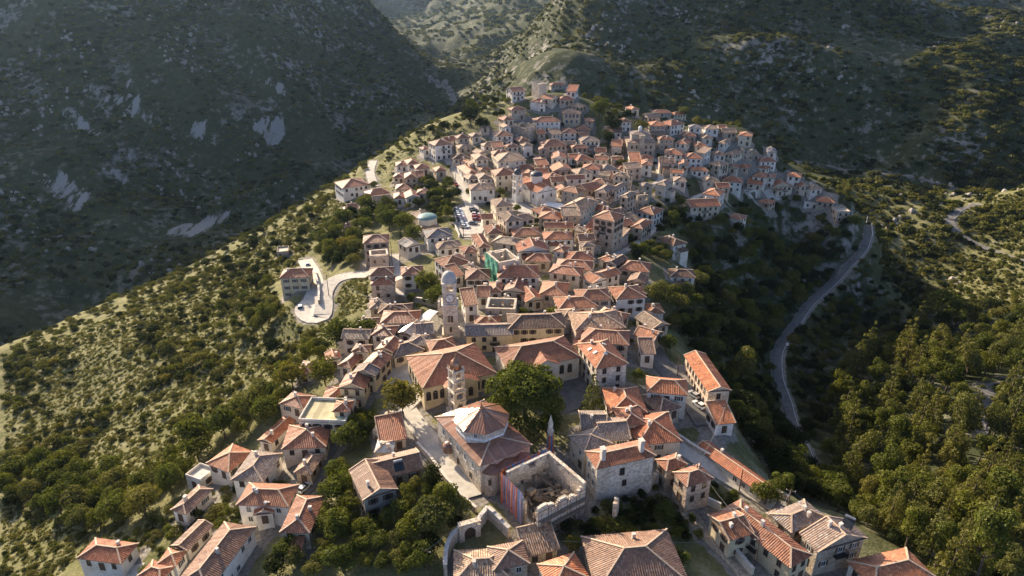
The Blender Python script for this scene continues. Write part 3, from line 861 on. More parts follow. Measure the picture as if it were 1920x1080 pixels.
    return root, (c, yaw, lx, ly, ze, base)
for i, ln in enumerate(HOUSES.strip().splitlines()):
    t = ln.split(); k = 6 if t[0] == 'c' else 5
    n = [float(x) for x in t[1:1 + k]]; h = float(t[1 + k]); form, rc_, wc = t[2 + k:5 + k]
    add_house(t[0], n, h, form, rc_, wc, i)
# ------------------------------------------------------------------ landmark buildings
METALB = roof_mat('brown_sheet_metal_roof', (0.27, 0.135, 0.085), rough=0.27, tu=0.6, tv=4.0, var=0.25, spec=0.7)
COPPER = plain('copper_dome_sheet', (0.42, 0.22, 0.13), 0.32, 0.75, 0.3, 1.2)
LEADM = plain('grey_dome_lead', (0.46, 0.44, 0.41), 0.75, 0.0, 0.2, 1.0)
SLATE = plain('dark_dome_slate', (0.06, 0.065, 0.075), 0.5)
TEAL = plain('verdigris_dome', (0.13, 0.24, 0.23), 0.5)
WHITEP = plain('white_paint', (0.75, 0.74, 0.71), 0.6)
BLACKP = plain('black_paint', (0.02, 0.02, 0.02), 0.6)
BLUEW = plain('blue_window_frame', (0.06, 0.20, 0.46), 0.6)
GREENN = plain('green_scaffold_netting', (0.10, 0.33, 0.22), 0.85, 0, 0.35, 0.9)
TARPO = plain('orange_tarpaulin', (0.72, 0.20, 0.07), 0.55); TARPB = plain('blue_tarpaulin', (0.20, 0.28, 0.48), 0.55); TARPR = plain('red_tarpaulin', (0.62, 0.16, 0.14), 0.55)
CLOTHP = plain('faded_pink_tarpaulin', (0.62, 0.36, 0.36), 0.6); CLOTH = plain('white_canopy_cloth', (0.78, 0.76, 0.71), 0.8)
TIMB = plain('weathered_timber', (0.24, 0.19, 0.145), 0.9); DEB = wall_mat('rubble_stone', (0.40, 0.35, 0.29), 'stone')
def at_geo(geo):
    c, yaw, lx, ly, ze = geo; return c, yaw, lx, ly, ze
def foot(x, y, yaw, hx, hy): FOOT.append((x, y, yaw, hx, hy))
def special(kind, n, h, form, rc_, wc, seed, name, label, cat='house', nowin=False, pitch=None):
    o, g = add_house(kind, n, h, form, rc_, wc, seed, name, nowin, pitch)
    house_list[-1]['fixed'] = label; house_list[-1]['cat'] = cat; return o, g
def side_windows(root, lx, ly, side, zs, n, w, h, frame=FRAMEM, arch=False, span=0.85, shut=False, off=0.0):
    nx, ny, half, dist = {'f': (0, -1, lx / 2 - 0.42, ly / 2 - 0.42), 'r': (1, 0, ly / 2 - 0.42, lx / 2 - 0.42), 'l': (-1, 0, ly / 2 - 0.42, lx / 2 - 0.42), 'b': (0, 1, lx / 2 - 0.42, ly / 2 - 0.42)}[side]
    ang = math.atan2(-nx, ny)
    for z in zs:
        for k in range(n):
            t = ((k + 0.5) / n * 2 - 1) * half * span + off
            wo = link('window', window_mesh(w, h, frame, arch), root, loc=((t, ny * dist, z) if ny else (nx * dist, t, z)), rot=(0, 0, ang))
            if shut:
                for s in (-1, 1): link('shutter', shutter_mesh(h), wo, loc=(s * (w / 2 + 0.38), 0, 0))
def cross(m, x, y, z, s=0.5, mi=0):
    m.box(x - 0.05, x + 0.05, y - 0.05, y + 0.05, z, z + 2 * s, mi); m.box(x - s * 0.6, x + s * 0.6, y - 0.05, y + 0.05, z + 1.15 * s, z + 1.35 * s, mi)
DOME = [(math.cos(a), math.sin(a)) for a in np.linspace(0, math.pi / 2, 8)]

# octagonal-roofed church
o, (c, yaw, lx, ly, ze, base) = special('c', [815, 782, 899, 875, 995, 831], 8.5, 'h', 'b', 'l', 301, 'church', 'long stone church with brown metal roof and octagonal drum above', 'church', True, 13)
[q for q in o.children if q.name.startswith('roof')][0].data.materials[0] = METALB
zl = ze - base; R8 = 6.1
def octa(r, z): return [(r * math.cos(math.pi / 8 + k * math.pi / 4), r * math.sin(math.pi / 8 + k * math.pi / 4), z) for k in range(8)]
cx8 = lx * 0.0; d = MB(); lo, hi = octa(R8, zl + 0.1), octa(R8, zl + 3.7)
for k in range(8): d.face([lo[k], lo[(k + 1) % 8], hi[(k + 1) % 8], hi[k]])
dr = d.build('drum', WALLM['l'], o)
rim = MB(); a, b = octa(R8 + 0.2, zl + 1.5), octa(R8 + 0.03, zl + 1.95)
for k in range(8): rim.face([a[k], a[(k + 1) % 8], b[(k + 1) % 8], b[k]])
rim.build('flashing', WHITEP, dr)
rf = MB(); e8 = octa(R8 + 0.55, zl + 3.7); ap = (0, 0, zl + 6.5); rr = random.Random(3)
for k in range(8): slope(rf, e8[k], e8[(k + 1) % 8], ap, ap, 0.62, 0.03, rr)
rf.face(octa(R8 + 0.55, zl + 3.68)[::-1], 0)
dro = rf.build('drum_roof', METALB, o)
cp = MB()
for k in range(8): cp.bar((e8[k][0], e8[k][1], e8[k][2] + 0.05), (0, 0, zl + 6.55), 0.2, 0.12)
cp.lathe([(0.5, 0), (0.35, 0.5), (0.15, 0.8), (0.02, 1.2)], 8, 0, (0, 0, zl + 6.4)); cross(cp, 0, 0, zl + 7.5, 0.5); cp.build('finial', COPPER, dro)
for k in (4, 5, 6):
    an = (k + 1) * math.pi / 4; rr8 = R8 * math.cos(math.pi / 8)
    link('window', window_mesh(0.6, 1.0, FRAMEW, True), o, loc=(rr8 * math.cos(an), rr8 * math.sin(an), zl + 2.15), rot=(0, 0, an - math.pi / 2))
side_windows(o, lx, ly, 'f', (zl - 3.2,), 5, 0.9, 1.6, FRAMEW); side_windows(o, lx, ly, 'f', (zl - 6.6,), 3, 0.8, 1.3)
for k, (t, r8) in enumerate(((-0.56, 2.0), (0.0, 3.0), (0.58, 2.0))):
    ax, ay = lx / 2 - 0.42, t * (ly / 2); p = MB(); p.lathe([(r8, -3), (r8, zl - 2.2)], 12, 0, (ax, ay, 0), -math.pi / 2, math.pi / 2); pa = p.build('apse', WALLM['p'], o)
    q = MB(); q.lathe([(r8 + 0.3, zl - 2.25), (r8 + 0.3, zl - 2.1), (0.01, zl - 0.9)], 12, 0, (ax, ay, 0), -math.pi / 2, math.pi / 2); q.build('apse_roof', METALB, pa)
    link('window', window_mesh(0.5, 1.1, FRAMEM, True), o, loc=(ax + r8 * 0.8, ay - r8 * 0.6, zl - 5), rot=(0, 0, math.atan2(-0.8, -0.6)))
hd = MB(); hd.lathe([(1.5, -2.2), (1.5, -0.5), (0.9, 0.2), (0.05, 0.5)], 8, 0, (-lx * 0.2, -ly / 2 + 0.3, zl - 3.6), math.pi, 2 * math.pi); hd.build('porch_hood', METALB, o)

# bell tower beside it
def tower_tier(parent, w, z0, z1, mat, pier=0.75, name='tier', arch=True):
    m = MB(); h_ = w / 2
    for sx in (-1, 1):
        for sy in (-1, 1): m.box(min(sx * h_, sx * (h_ - pier)), max(sx * h_, sx * (h_ - pier)), min(sy * h_, sy * (h_ - pier)), max(sy * h_, sy * (h_ - pier)), z0, z1 - 0.5)
    m.box(-h_ - 0.18, h_ + 0.18, -h_ - 0.18, h_ + 0.18, z1 - 0.32, z1); m.box(-h_, h_, -h_, h_, z1 - 0.5, z1 - 0.321)
    iw = w - 2 * pier
    for ax in (0, 1):
        for s in (-1, 1):
            for k in range(6):   # arch spandrels
                a0, a1 = math.pi * k / 6, math.pi * (k + 1) / 6; x0, x1 = -iw / 2 * math.cos(a0), -iw / 2 * math.cos(a1); zz = z1 - 0.5 - iw / 2 * 0.9 + iw / 2 * 0.9 * min(math.sin(a0), math.sin(a1))
                q = (x0, x1, s * (h_ - 0.25) - 0.2, s * (h_ - 0.25) + 0.2, zz, z1 - 0.501)
                if ax: q = (q[2], q[3], q[0], q[1], q[4], q[5])
                m.box(*q)
            q = (-iw / 2, iw / 2, s * (h_ - 0.12) - 0.06, s * (h_ - 0.12) + 0.06, z0, z0 + 0.7)
            if ax: q = (q[2], q[3], q[0], q[1], q[4], q[5])
            m.box(*q)
    return m.build(name, mat, parent)
TOWM = wall_mat('weathered_white_stone', (0.74, 0.69, 0.62), 'stone')
x, y, z, _ = hit(858, 771); bt = empty('bell_tower', (x, y, z), yaw + math.pi / 2); foot(x, y, yaw, 2.5, 2.5)
m = MB(); m.box(-2.2, 2.2, -2.2, 2.2, -2, 0.9); m.build('plinth', TOWM, bt)
for k in range(4): tower_tier(bt, 3.5 - 0.12 * k, 0.9 + 3.1 * k, 4.0 + 3.1 * k, TOWM)
m = MB(); m.lathe([(1.5, 0), (1.6, 0.6)] + [(1.6 * cx_ ** 0.9, 0.6 + 2.2 * sz) for cx_, sz in DOME[1:6]] + [(0.45, 3.0), (0.15, 3.5), (0.08, 3.9)], 16, 0, (0, 0, 13.3)); cross(m, 0, 0, 16.6, 0.55); m.build('dome', COPPER, bt, True)
for sx in (-1, 1):
    for sy in (-1, 1): m = MB(); m.lathe([(0.22, 0), (0.26, 0.4), (0.1, 0.8), (0.02, 1.1)], 6, 0, (sx * 1.45, sy * 1.45, 13.3)); m.build('corner_finial', TOWM, bt)
m = MB(); m.lathe([(0.45, 0), (0.32, 0.35), (0.25, 0.7), (0.08, 0.85)], 10, 0, (0, 0, 11.0)); m.build('bell', COPPER, bt)
tag(bt, 'slender white stone bell tower with copper dome before the cream school', 'bell tower')

# clock tower
x, y, z, _ = hit(846, 626); ct = empty('clock_tower', (x, y, z), 0.09); foot(x, y, 0.09, 3, 3); W_ = 4.6; h_ = W_ / 2
m = MB(); m.box(-h_ - 0.5, h_ + 0.5, -h_ - 0.5, h_ + 0.5, -2, 1.2); m.build('plinth', TOWM, ct)
m = MB(); m.box(-h_, h_, -h_, h_, 1.2, 11.0); m.build('shaft', TOWM, ct)
m = MB()
for sx in (-1, 1): m.box(sx * (h_ - 0.35) - 0.35, sx * (h_ - 0.35) + 0.35, -h_ - 0.14, -h_ - 0.003, 1.2, 11)
pts = [(1.25 * math.cos(a), 1.25 * math.sin(a)) for a in np.linspace(0, math.pi, 9)]
for i in range(8): m.bar((pts[i][0], -h_ - 0.08, 8.2 + pts[i][1]), (pts[i + 1][0], -h_ - 0.08, 8.2 + pts[i + 1][1]), 0.16, 0.28)
m.build('pilaster', TOWM, ct)
m = MB(); m.box(-h_ - 0.35, h_ + 0.35, -h_ - 0.35, h_ + 0.35, 11.0, 11.5); m.build('cornice', TOWM, ct)
m = MB(); m.box(-h_ + 0.12, h_ - 0.12, -h_ + 0.12, h_ - 0.12, 11.5, 15.2); m.build('clock_stage', TOWM, ct)
tower_tier(ct, W_ - 0.2, 15.2, 18.6, TOWM, 1.0, 'belfry')
m = MB(); m.lathe([(2.35, 0), (2.4, 0.3)] + [(2.3 * cx_, 0.3 + 2.9 * sz) for cx_, sz in DOME[1:]] + [(0.2, 3.4), (0.05, 4.0)], 20, 0, (0, 0, 18.6)); m.build('dome', LEADM, ct, True)
for fy, rot in ((-1, 0), ):
    m = MB(); yy = -h_ + 0.1; n = 28
    m.face([(1.35 * math.cos(2 * math.pi * k / n), yy, 13.5 + 1.35 * math.sin(2 * math.pi * k / n)) for k in range(n)], 0)
    fc = m.build('clock_face', WHITEP, ct); m = MB()
    for k in range(n):
        a0, a1 = 2 * math.pi * k / n, 2 * math.pi * (k + 1) / n; m.bar((1.38 * math.cos(a0), yy - 0.03, 13.5 + 1.38 * math.sin(a0)), (1.38 * math.cos(a1), yy - 0.03, 13.5 + 1.38 * math.sin(a1)), 0.12, 0.14)
    m.build('clock_ring', BLACKP, fc); m = MB()
    for k in range(12): a0 = k * math.pi / 6; m.bar((1.02 * math.sin(a0), yy - 0.02, 13.5 + 1.02 * math.cos(a0)), (1.24 * math.sin(a0), yy - 0.02, 13.5 + 1.24 * math.cos(a0)), 0.04, 0.07)
    m.build('hour_mark', BLACKP, fc); fc.children[-1]['kind'] = 'stuff'
    for ln, hr, nm in ((1.1, 10.2, 'minute_hand'), (0.72, 5.85, 'hour_hand')):
        m = MB(); a0 = hr * math.pi / 6; m.bar((0, yy - 0.05, 13.5), (ln * math.sin(a0), yy - 0.05, 13.5 + ln * math.cos(a0)), 0.05, 0.12); m.build(nm, BLACKP, fc)
for xx in (-0.45, 0.45): link('window', window_mesh(0.5, 1.7, FRAMEM, True), ct, loc=(xx, -h_, 5.6), rot=(0, 0, math.pi))
link('window', window_mesh(0.4, 1.4, FRAMEM, True), ct, loc=(0, -h_, 2.1), rot=(0, 0, math.pi))
tag(ct, 'tall grey stone clock tower with white clock face and lead dome', 'clock tower')

# cream school: main block and wing
o, (c, yaw, lx, ly, ze, base) = special('c', [766, 667, 792, 729, 931, 699], 7.5, 'h', 'q', 'y', 311, 'school', 'large cream school block with red hipped roof behind the bell tower', 'school', True, 23)
zl = ze - base; sd = 'r' if ly > lx else 'f'
for k, off in ((0, -0.66), (1, 0.66)):
    for j in (-1, 0, 1): t = off * ly / 2 + j * 1.9; link('window', window_mesh(1.15, 1.9, FRAMEM, True), o, loc=(lx / 2 - 0.42, t, zl - 4.2), rot=(0, 0, -math.pi / 2))
bw, bd = 9.0, 1.6; m = MB(); m.box(lx / 2 - 0.5, lx / 2 + bd, -bw / 2, bw / 2, -2, zl - 0.2); m.face([(lx / 2 + bd, -bw / 2, zl - 0.2), (lx / 2 + bd, bw / 2, zl - 0.2), (lx / 2 + bd, 0, zl + 2.0)]); m.build('entrance_bay', WALLM['y'], o)
m = MB(); A_, B_ = (lx / 2 + bd + 0.3, -bw / 2 - 0.4, zl - 0.15), (lx / 2 + bd + 0.3, bw / 2 + 0.4, zl - 0.15); E0, E1 = (lx / 2 + bd + 0.3, 0, zl + 2.2), (lx / 2 - 4.5, 0, zl + 2.2); A2, B2 = (lx / 2 - 0.5, -bw / 2 - 0.4, zl - 0.15), (lx / 2 - 0.5, bw / 2 + 0.4, zl - 0.15)
rr = random.Random(4); slope(m, A2, A_, E0, E1, 0.46, 0.06, rr); slope(m, B_, B2, E1, E0, 0.46, 0.06, rr); m.build('bay_roof', ROOFM['q'], o)
for j in (-1, 0, 1): link('window', window_mesh(1.1, 2.0, FRAMEM, True), o, loc=(lx / 2 + bd, j * 2.4, zl - 4.2), rot=(0, 0, -math.pi / 2))
side_windows(o, lx, ly, 'f', (zl - 4.2,), 5, 1.1, 1.9, FRAMEM, True)
o, (c, yaw, lx, ly, ze, base) = special('f', [952, 694, 1090, 670, 13], 7.5, 'h', 'q', 'c', 312, 'school_wing', 'cream school wing with arched windows behind the great plane tree', 'school', True, 23)
zl = ze - base; X = lx / 2
for j in range(3): link('window', window_mesh(1.1, 2.0, FRAMEM, True), o, loc=(X - 3.2 - j * 2.4, -ly / 2 + 0.42, zl - 4.3), rot=(0, 0, math.pi))
for j in range(3): link('window', window_mesh(1.1, 2.0, FRAMEM, True), o, loc=(-X + 3.2 + j * 2.4, -ly / 2 + 0.42, zl - 4.3), rot=(0, 0, math.pi))
m = MB(); m.box(-3.5, 3.5, -ly / 2 - 1.0, -ly / 2 + 0.5, -2, zl - 0.2); m.face([(-3.5, -ly / 2 - 1.0, zl - 0.2), (3.5, -ly / 2 - 1.0, zl - 0.2), (0, -ly / 2 - 1.0, zl + 1.6)]); m.build('entrance_bay', WALLM['c'], o)
m = MB(); y0_, y1_ = -ly / 2 - 1.3, -ly / 2 + 4; slope(m, (-4, y1_, zl - 0.15), (-4, y0_, zl - 0.15), (0, y0_, zl + 1.8), (0, y1_, zl + 1.8), 0.46, 0.06, rr); slope(m, (4, y0_, zl - 0.15), (4, y1_, zl - 0.15), (0, y1_, zl + 1.8), (0, y0_, zl + 1.8), 0.46, 0.06, rr); m.build('bay_roof', ROOFM['q'], o)

# five-storey tower house
o, (c, yaw, lx, ly, ze, base) = special('c', [1110, 407, 1152, 416, 1168, 403], 14, 'h', 'o', 'p', 321, 'tower_house', 'tall five-storey pinkish stone tower house with orange hipped roof', 'house', True, 26)
zl = ze - base
side_windows(o, lx, ly, 'f', (zl - 2.4, zl - 5.2), 3, 0.95, 1.5, FRAMEM, False, 0.9, True); side_windows(o, lx, ly, 'f', (zl - 8.2, zl - 11.2), 2, 0.8, 1.3, FRAMEM)
side_windows(o, lx, ly, 'r', (zl - 2.4, zl - 5.2), 3, 0.95, 1.5, FRAMEM, False, 0.9, True); side_windows(o, lx, ly, 'r', (zl - 8.2, zl - 11.0), 2, 0.6, 1.0)
for zz in (zl - 3.3, zl - 6.1): link('balcony', balcony_mesh(), o, loc=(0, -ly / 2 + 0.42, zz), rot=(0, 0, math.pi))
link('chimney', chimney_mesh(1.2), o, loc=(-lx * 0.2, ly * 0.25, zl + 1.6))

# two-chimneyed stone house, guest house
o, (c, yaw, lx, ly, ze, base) = special('c', [1093, 847, 1118, 880, 1231, 855], 9.5, 'h', 'r', 'l', 331, 'stone_house', 'big pale stone house with two tall white chimneys beside the striped-tarp ruin', 'house', True, 21)
zl = ze - base; TALLC = chimney_mesh(2.0)
link('chimney', TALLC, o, loc=(lx / 2 - 2.0, -ly * 0.34, zl + 0.7), scale=(1.4, 1.4, 1.2)); link('chimney', TALLC, o, loc=(lx / 2 - 2.0, ly * 0.30, zl + 0.7), scale=(1.4, 1.4, 1.2))
link('window', window_mesh(1.0, 1.7, FRAMEM), o, loc=(lx / 2 - 0.42, -ly * 0.05, zl - 3.4), rot=(0, 0, -math.pi / 2)); link('window', window_mesh(0.9, 1.4, FRAMEM), o, loc=(lx / 2 - 0.42, -ly * 0.0, zl - 6.6), rot=(0, 0, -math.pi / 2))
side_windows(o, lx, ly, 'f', (zl - 3.0, zl - 6.2), 2, 0.9, 1.6, FRAMEW)
o, (c, yaw, lx, ly, ze, base) = special('c', [1282, 666, 1327, 735, 1372, 732], 7, 'gx', 'o', 'p', 341, 'guest_house', 'long pinkish guest house with bright red gabled roof above the street', 'house', True, 22)
zl = ze - base; side_windows(o, lx, ly, 'f', (zl - 2.3, zl - 5.2), 7, 0.9, 1.4, FRAMEM); side_windows(o, lx, ly, 'r', (zl - 2.6,), 1, 1.0, 1.5, FRAMEM)
o, (c, yaw, lx, ly, ze, base) = special('f', [1055, 213, 1090, 213, 9], 9, 'h', 't', 'y', 351, 'yellow_house', 'tall yellow house with bright blue windows near the hilltop', 'house', True)
zl = ze - base; side_windows(o, lx, ly, 'f', (zl - 2.6,), 4, 1.3, 2.0, BLUEW); side_windows(o, lx, ly, 'f', (zl - 5.8,), 3, 1.0, 1.6, BLUEW); side_windows(o, lx, ly, 'r', (zl - 2.6,), 3, 1.0, 1.8, BLUEW)

# white domed church with bell tower
o, (c, yaw, lx, ly, ze, base) = special('c', [966, 344, 1007, 362, 1050, 356], 7, 'gx', 'o', 'w', 361, 'church', 'white church with orange gabled roof and dark slate dome', 'church', True, 24)
zl = ze - base; hr = ly / 2 * math.tan(math.radians(24))
m = MB(); m.lathe([(2.9, zl - 0.5), (2.9, zl + hr + 2.6), (3.15, zl + hr + 2.6), (3.15, zl + hr + 2.9)], 14); dm = m.build('drum', WALLM['w'], o)
m = MB(); m.lathe([(3.1 * cx_, zl + hr + 2.9 + 2.0 * sz) for cx_, sz in DOME] , 16); cross(m, 0, 0, zl + hr + 4.8, 0.5); m.build('dome', SLATE, dm, True)
m = MB(); rr = random.Random(8); t8 = 4.2
for s in (-1, 1):   # cross wing roof
    e0, e1 = (0, -s * ly / 2 - s * 0.6, zl + hr), (0, 0, zl + hr)
    slope(m, (-t8, -s * ly / 2 - s * 0.6, zl), (-t8, 0, zl), e1, e0, 0.5, 0.06, rr); slope(m, (t8, 0, zl), (t8, -s * ly / 2 - s * 0.6, zl), e0, e1, 0.5, 0.06, rr)
m.build('cross_roof', ROOFM['o'], o); m = MB()
for s in (-1, 1): m.face([(-t8, s * (ly / 2 + 0.3), zl), (t8, s * (ly / 2 + 0.3), zl), (0, s * (ly / 2 + 0.3), zl + hr)]); m.box(-t8 + 0.3, t8 - 0.3, s * ly / 2 - 0.28, s * ly / 2 + 0.28, -1, zl - 0.2)
m.build('transept_wall', WALLM['w'], o)
side_windows(o, lx, ly, 'f', (zl - 3.4,), 4, 0.7, 1.5, FRAMEM, True); side_windows(o, lx, ly, 'r', (zl - 3.2,), 2, 0.6, 1.3, FRAMEM, True)
x, y, z, _ = hit(970, 379); bt = empty('bell_tower', (x, y, z), yaw); foot(x, y, yaw, 2.5, 2.5); m = MB(); m.box(-1.9, 1.9, -1.9, 1.9, -2, 4); m.build('shaft', WALLM['w'], bt)
for k in range(3): tower_tier(bt, 3.7 - 0.15 * k, 4 + 3.4 * k, 7.4 + 3.4 * k, WALLM['w'])
m = MB(); m.lathe([(1.7, 14.2), (1.7, 15.0)] + [(1.75 * cx_, 15 + 1.9 * sz) for cx_, sz in DOME], 14); m.build('dome', SLATE, bt, True); tag(bt, 'white arcaded bell tower with dark dome beside the white church', 'bell tower')

# stone domed church on the far side
o, (c, yaw, lx, ly, ze, base) = special('f', [1176, 268, 1231, 268, 14], 9, 'h', 'g', 's', 371, 'church', 'grey stone church with broad roof and small white cupola', 'church', True, 16)
zl = ze - base; m = MB(); m.box(-5.6, 5.6, -4.5, 4.5, zl, zl + 4); dm = m.build('drum', WALLM['g'], o); a, b, _h = roof_parts('p', 12, 10, zl + 4, 18, 5, False); a.build('drum_roof', [ROOFM['g'], SOFM], o)
m = MB(); m.lathe([(1.1, zl + 5.2), (1.1, zl + 6.8)] + [(1.2 * cx_, zl + 6.8 + 1.3 * sz) for cx_, sz in DOME] + [(0.1, zl + 8.6)], 12); m.build('cupola', WHITEP, o, True)
m = MB(); m.box(-1.3, 1.3, -ly / 2 - 0.2, -ly / 2 + 1.0, -1, zl + 4); m.box(-1.6, 1.6, -ly / 2 - 0.4, -ly / 2 + 1.2, zl + 4, zl + 4.4); m.build('bell_gable', WALLM['s'], o)
side_windows(o, lx, ly, 'f', (zl - 3.5, zl - 7), 5, 0.8, 1.5, FRAMEM, True)

# ------------------------------------------------------------------ ruins
def pierced(m, L, h, t, opens, jag, r, M):
    """wall along local x with rectangular openings (x, z, w, h); ragged top"""
    xs = sorted({0.0, L} | {max(0, o_[0] - o_[2] / 2) for o_ in opens} | {min(L, o_[0] + o_[2] / 2) for o_ in opens} | set(np.arange(0.6, L, 0.62)))
    wk = r.random()
    for a, b in zip(xs[:-1], xs[1:]):
        if b - a < 0.02: continue
        wk = min(1, max(0, wk + r.uniform(-0.3, 0.3))); top = h - wk * wk * jag * 1.3; mid = (a + b) / 2; z = -3.0
        for o_ in sorted([q for q in opens if abs(mid - q[0]) < q[2] / 2], key=lambda q: q[1]):
            if o_[1] > z: m.box(a, b, -t / 2, t / 2, z, min(o_[1], top), 0, M)
            z = o_[1] + o_[3]
        if z < top: m.box(a, b, -t / 2, t / 2, z, top, 0, M)
def shell(kind, n, h, mat, seed, name, label, jag=1.0, floors=2, cap=False, heights=None, cat='ruin', debris=18, gap=None):
    geo = rect(kind, n, h); c, yaw, lx, ly, ze = geo; base = ze - h; r = random.Random(seed)
    o = empty(name, (c.x, c.y, base), yaw); FOOT.append((c.x, c.y, yaw, lx / 2, ly / 2))
    for k, (ang, L, px_, py_) in enumerate(((0, lx, -lx / 2, -ly / 2), (math.pi / 2, ly, lx / 2, -ly / 2), (math.pi, lx, lx / 2, ly / 2), (-math.pi / 2, ly, -lx / 2, ly / 2))):
        M = Matrix.Translation((px_, py_, 0)) @ Matrix.Rotation(ang, 4, 'Z') @ Matrix.Translation((0, 0.36, 0)); hh = (heights or (h,) * 4)[k]
        opens = [(L * (i + 0.5) / max(1, int(L / 3)), f * 3.1 + 1.0, 0.95, 1.5) for f in range(floors) for i in range(max(1, int(L / 3)))]
        if gap and k == 0: opens = [q for q in opens if q[0] < L * gap] + [(L * (1 + gap) / 2, 2.6, L * (1 - gap) * 0.9, 20)]
        m = MB(); pierced(m, L - 0.72, hh, 0.7, opens, jag, r, M @ Matrix.Translation((0.0, 0, 0))); wl = m.build('wall', mat, o)
        if cap and not (gap and k in (0, 1)):
            L2 = L * gap + 0.5 if (gap and k == 0) else L
            m = MB(); m.box(-0.05, L2 - 0.67, -0.38, 0.38, hh - jag * 0.2, hh + 0.08, 0, M); m.build('wall_cap', WALLM['l'], wl)
    if debris:
        m = MB()
        for i in range(debris):
            M = Matrix.Translation((r.uniform(-.4, .4) * lx, r.uniform(-.4, .4) * ly, (r.random() ** 1.5) * h * 0.55 + 0.2)) @ Matrix.Rotation(r.uniform(0, 6.3), 4, 'Z') @ Matrix.Rotation(r.uniform(-.5, .5), 4, 'X')
            if i % 2: m.box(-r.uniform(1, 3), r.uniform(1, 3), -0.12, 0.12, -0.12, 0.12, 1, M)
            else: s = r.uniform(0.3, 1.0); m.box(-s, s, -s * 0.8, s * 0.8, -s * 0.6, s * 0.6, 0, M)
        m.box(-lx / 2 + 0.75, lx / 2 - 0.75, -ly / 2 + 0.75, ly / 2 - 0.75, -3, h * 0.12)
        d_ = m.build('debris', [DEB, TIMB], o); d_['kind'] = 'stuff'
    tag(o, label, cat); return o, c, yaw, lx, ly, h, base
ru, c, yaw, lx, ly, h, base = shell('c', [943, 885, 1010, 950, 1100, 905], 9.5, WALLM['l'], 401, 'ruined_building', 'roofless stone ruin wrapped in orange and blue striped tarpaulin', 1.5, 2, True, (8.8, 9.0, 9.5, 9.5), 'ruin', 130, 0.6)
SCAFF = plain('rusty_scaffold_tube', (0.20, 0.15, 0.11), 0.6, 0.4)
def stripes(parent, x0, x1, y, z0, z1, n, along='x'):
    r = random.Random(2)
    for i in range(n):
        a, b = x0 + (x1 - x0) * i / n, x0 + (x1 - x0) * (i + 1) / n; m = MB(); zz = z0 + r.uniform(0, 0.8); k = 3
        P_ = [(a, y - r.uniform(0, 0.10), zz), (b, y - r.uniform(0, 0.10), zz)]; q = [(a, y - r.uniform(0, 0.2), (zz + z1) / 2), (b, y - r.uniform(0, 0.2), (zz + z1) / 2)]; t = [(a, y, z1), (b, y, z1)]
        if along == 'y': P_, q, t = [[(v_[1], v_[0], v_[2]) for v_ in w_] for w_ in (P_, q, t)]
        m.face([P_[0], P_[1], q[1], q[0]]); m.face([q[0], q[1], t[1], t[0]]); m.build('tarpaulin_strip', (TARPO, TARPB, TARPR, TARPB, TARPO, CLOTHP, TARPB)[r.randrange(7) if i % 2 else i % 7], parent)
stripes(ru, -lx / 2 - 0.2, -lx / 2 + lx * 0.62, -ly / 2 - 0.45, 0.2, 9.6, 26)
stripes(ru, -ly / 2, ly / 2, -lx / 2 - 0.45, 6.2, 9.9, 24, 'y')
m = MB(); r = random.Random(9)
for i in range(6):
    yy = -ly / 2 + ly * i / 5; xx = lx / 2 + 1.0; m.tube([(xx, yy, -3), (xx, yy, 8.6)], 0.06, 5); m.tube([(xx - 0.9, yy, -3), (xx - 0.9, yy, 8.6)], 0.06, 5)
for zz in (1.2, 3.4, 5.6, 7.8):
    for dx in (0.1, 1.0): m.tube([(lx / 2 + dx, -ly / 2 - 0.5, zz), (lx / 2 + dx, ly / 2 + 0.5, zz)], 0.05, 5)
for i in range(5): m.tube([(lx / 2 - lx * 0.35 * i / 4, -ly / 2 - 1.0, -3), (lx / 2 - lx * 0.35 * i / 4, -ly / 2 - 1.0, 8.6)], 0.06, 5)
for zz in (1.2, 3.4, 5.6, 7.8): m.tube([(lx / 2 + 0.9, -ly / 2 - 1.0, zz), (lx / 2 - lx * 0.4, -ly / 2 - 1.0, zz)], 0.05, 5)
sc = m.build('scaffolding', SCAFF, ru); sc['kind'] = 'stuff'
for zz in (3.45, 5.65): m = MB(); m.box(lx / 2 + 0.12, lx / 2 + 0.98, -ly / 2, ly / 2, zz, zz + 0.06); m.build('scaffold_plank', TIMB, ru)
for k, yy in enumerate((-0.45, 0.1)): m = MB(); m.tube([(lx / 2 + 1.1, ly * yy, -3), (lx / 2 + 1.1, ly * yy, 2.2)], 0.35, 8); m.build('rubble_chute', TARPB, ru)
shell('f', [963, 231, 991, 236, 6], 8, WALLM['s'], 402, 'roofless_house', 'long roofless stone house above the white hillside houses', 1.4, 2)
shell('f', [693, 480, 728, 477, 6], 7.5, WALLM['p'], 403, 'roofless_house', 'roofless pale stone shell in front of the pink three-storey house', 0.3, 2, True)
shell('f', [910, 578, 966, 580, 8], 6.5, WALLM['g'], 404, 'gutted_house', 'gutted white concrete house shell beside the clock tower', 0.6, 2, True)
shell('f', [1394, 280, 1414, 280, 6], 7, WALLM['s'], 405, 'roofless_house', 'small roofless stone shell among the shaded houses', 1.2, 2)
shell('f', [1196, 366, 1218, 364, 6], 7, WALLM['s'], 406, 'roofless_house', 'roofless stone shell beside the grey lane', 1.2, 2)
shell('f', [702, 806, 724, 810, 9], 2.4, WALLM['l'], 407, 'ruined_enclosure', 'low roofless enclosure below the yellowing tree', 0.7, 0)
shell('f', [828, 566, 838, 566, 5], 5.5, WALLM['l'], 408, 'roofless_house', 'broken white wall shell directly behind the clock tower', 1.6, 1)
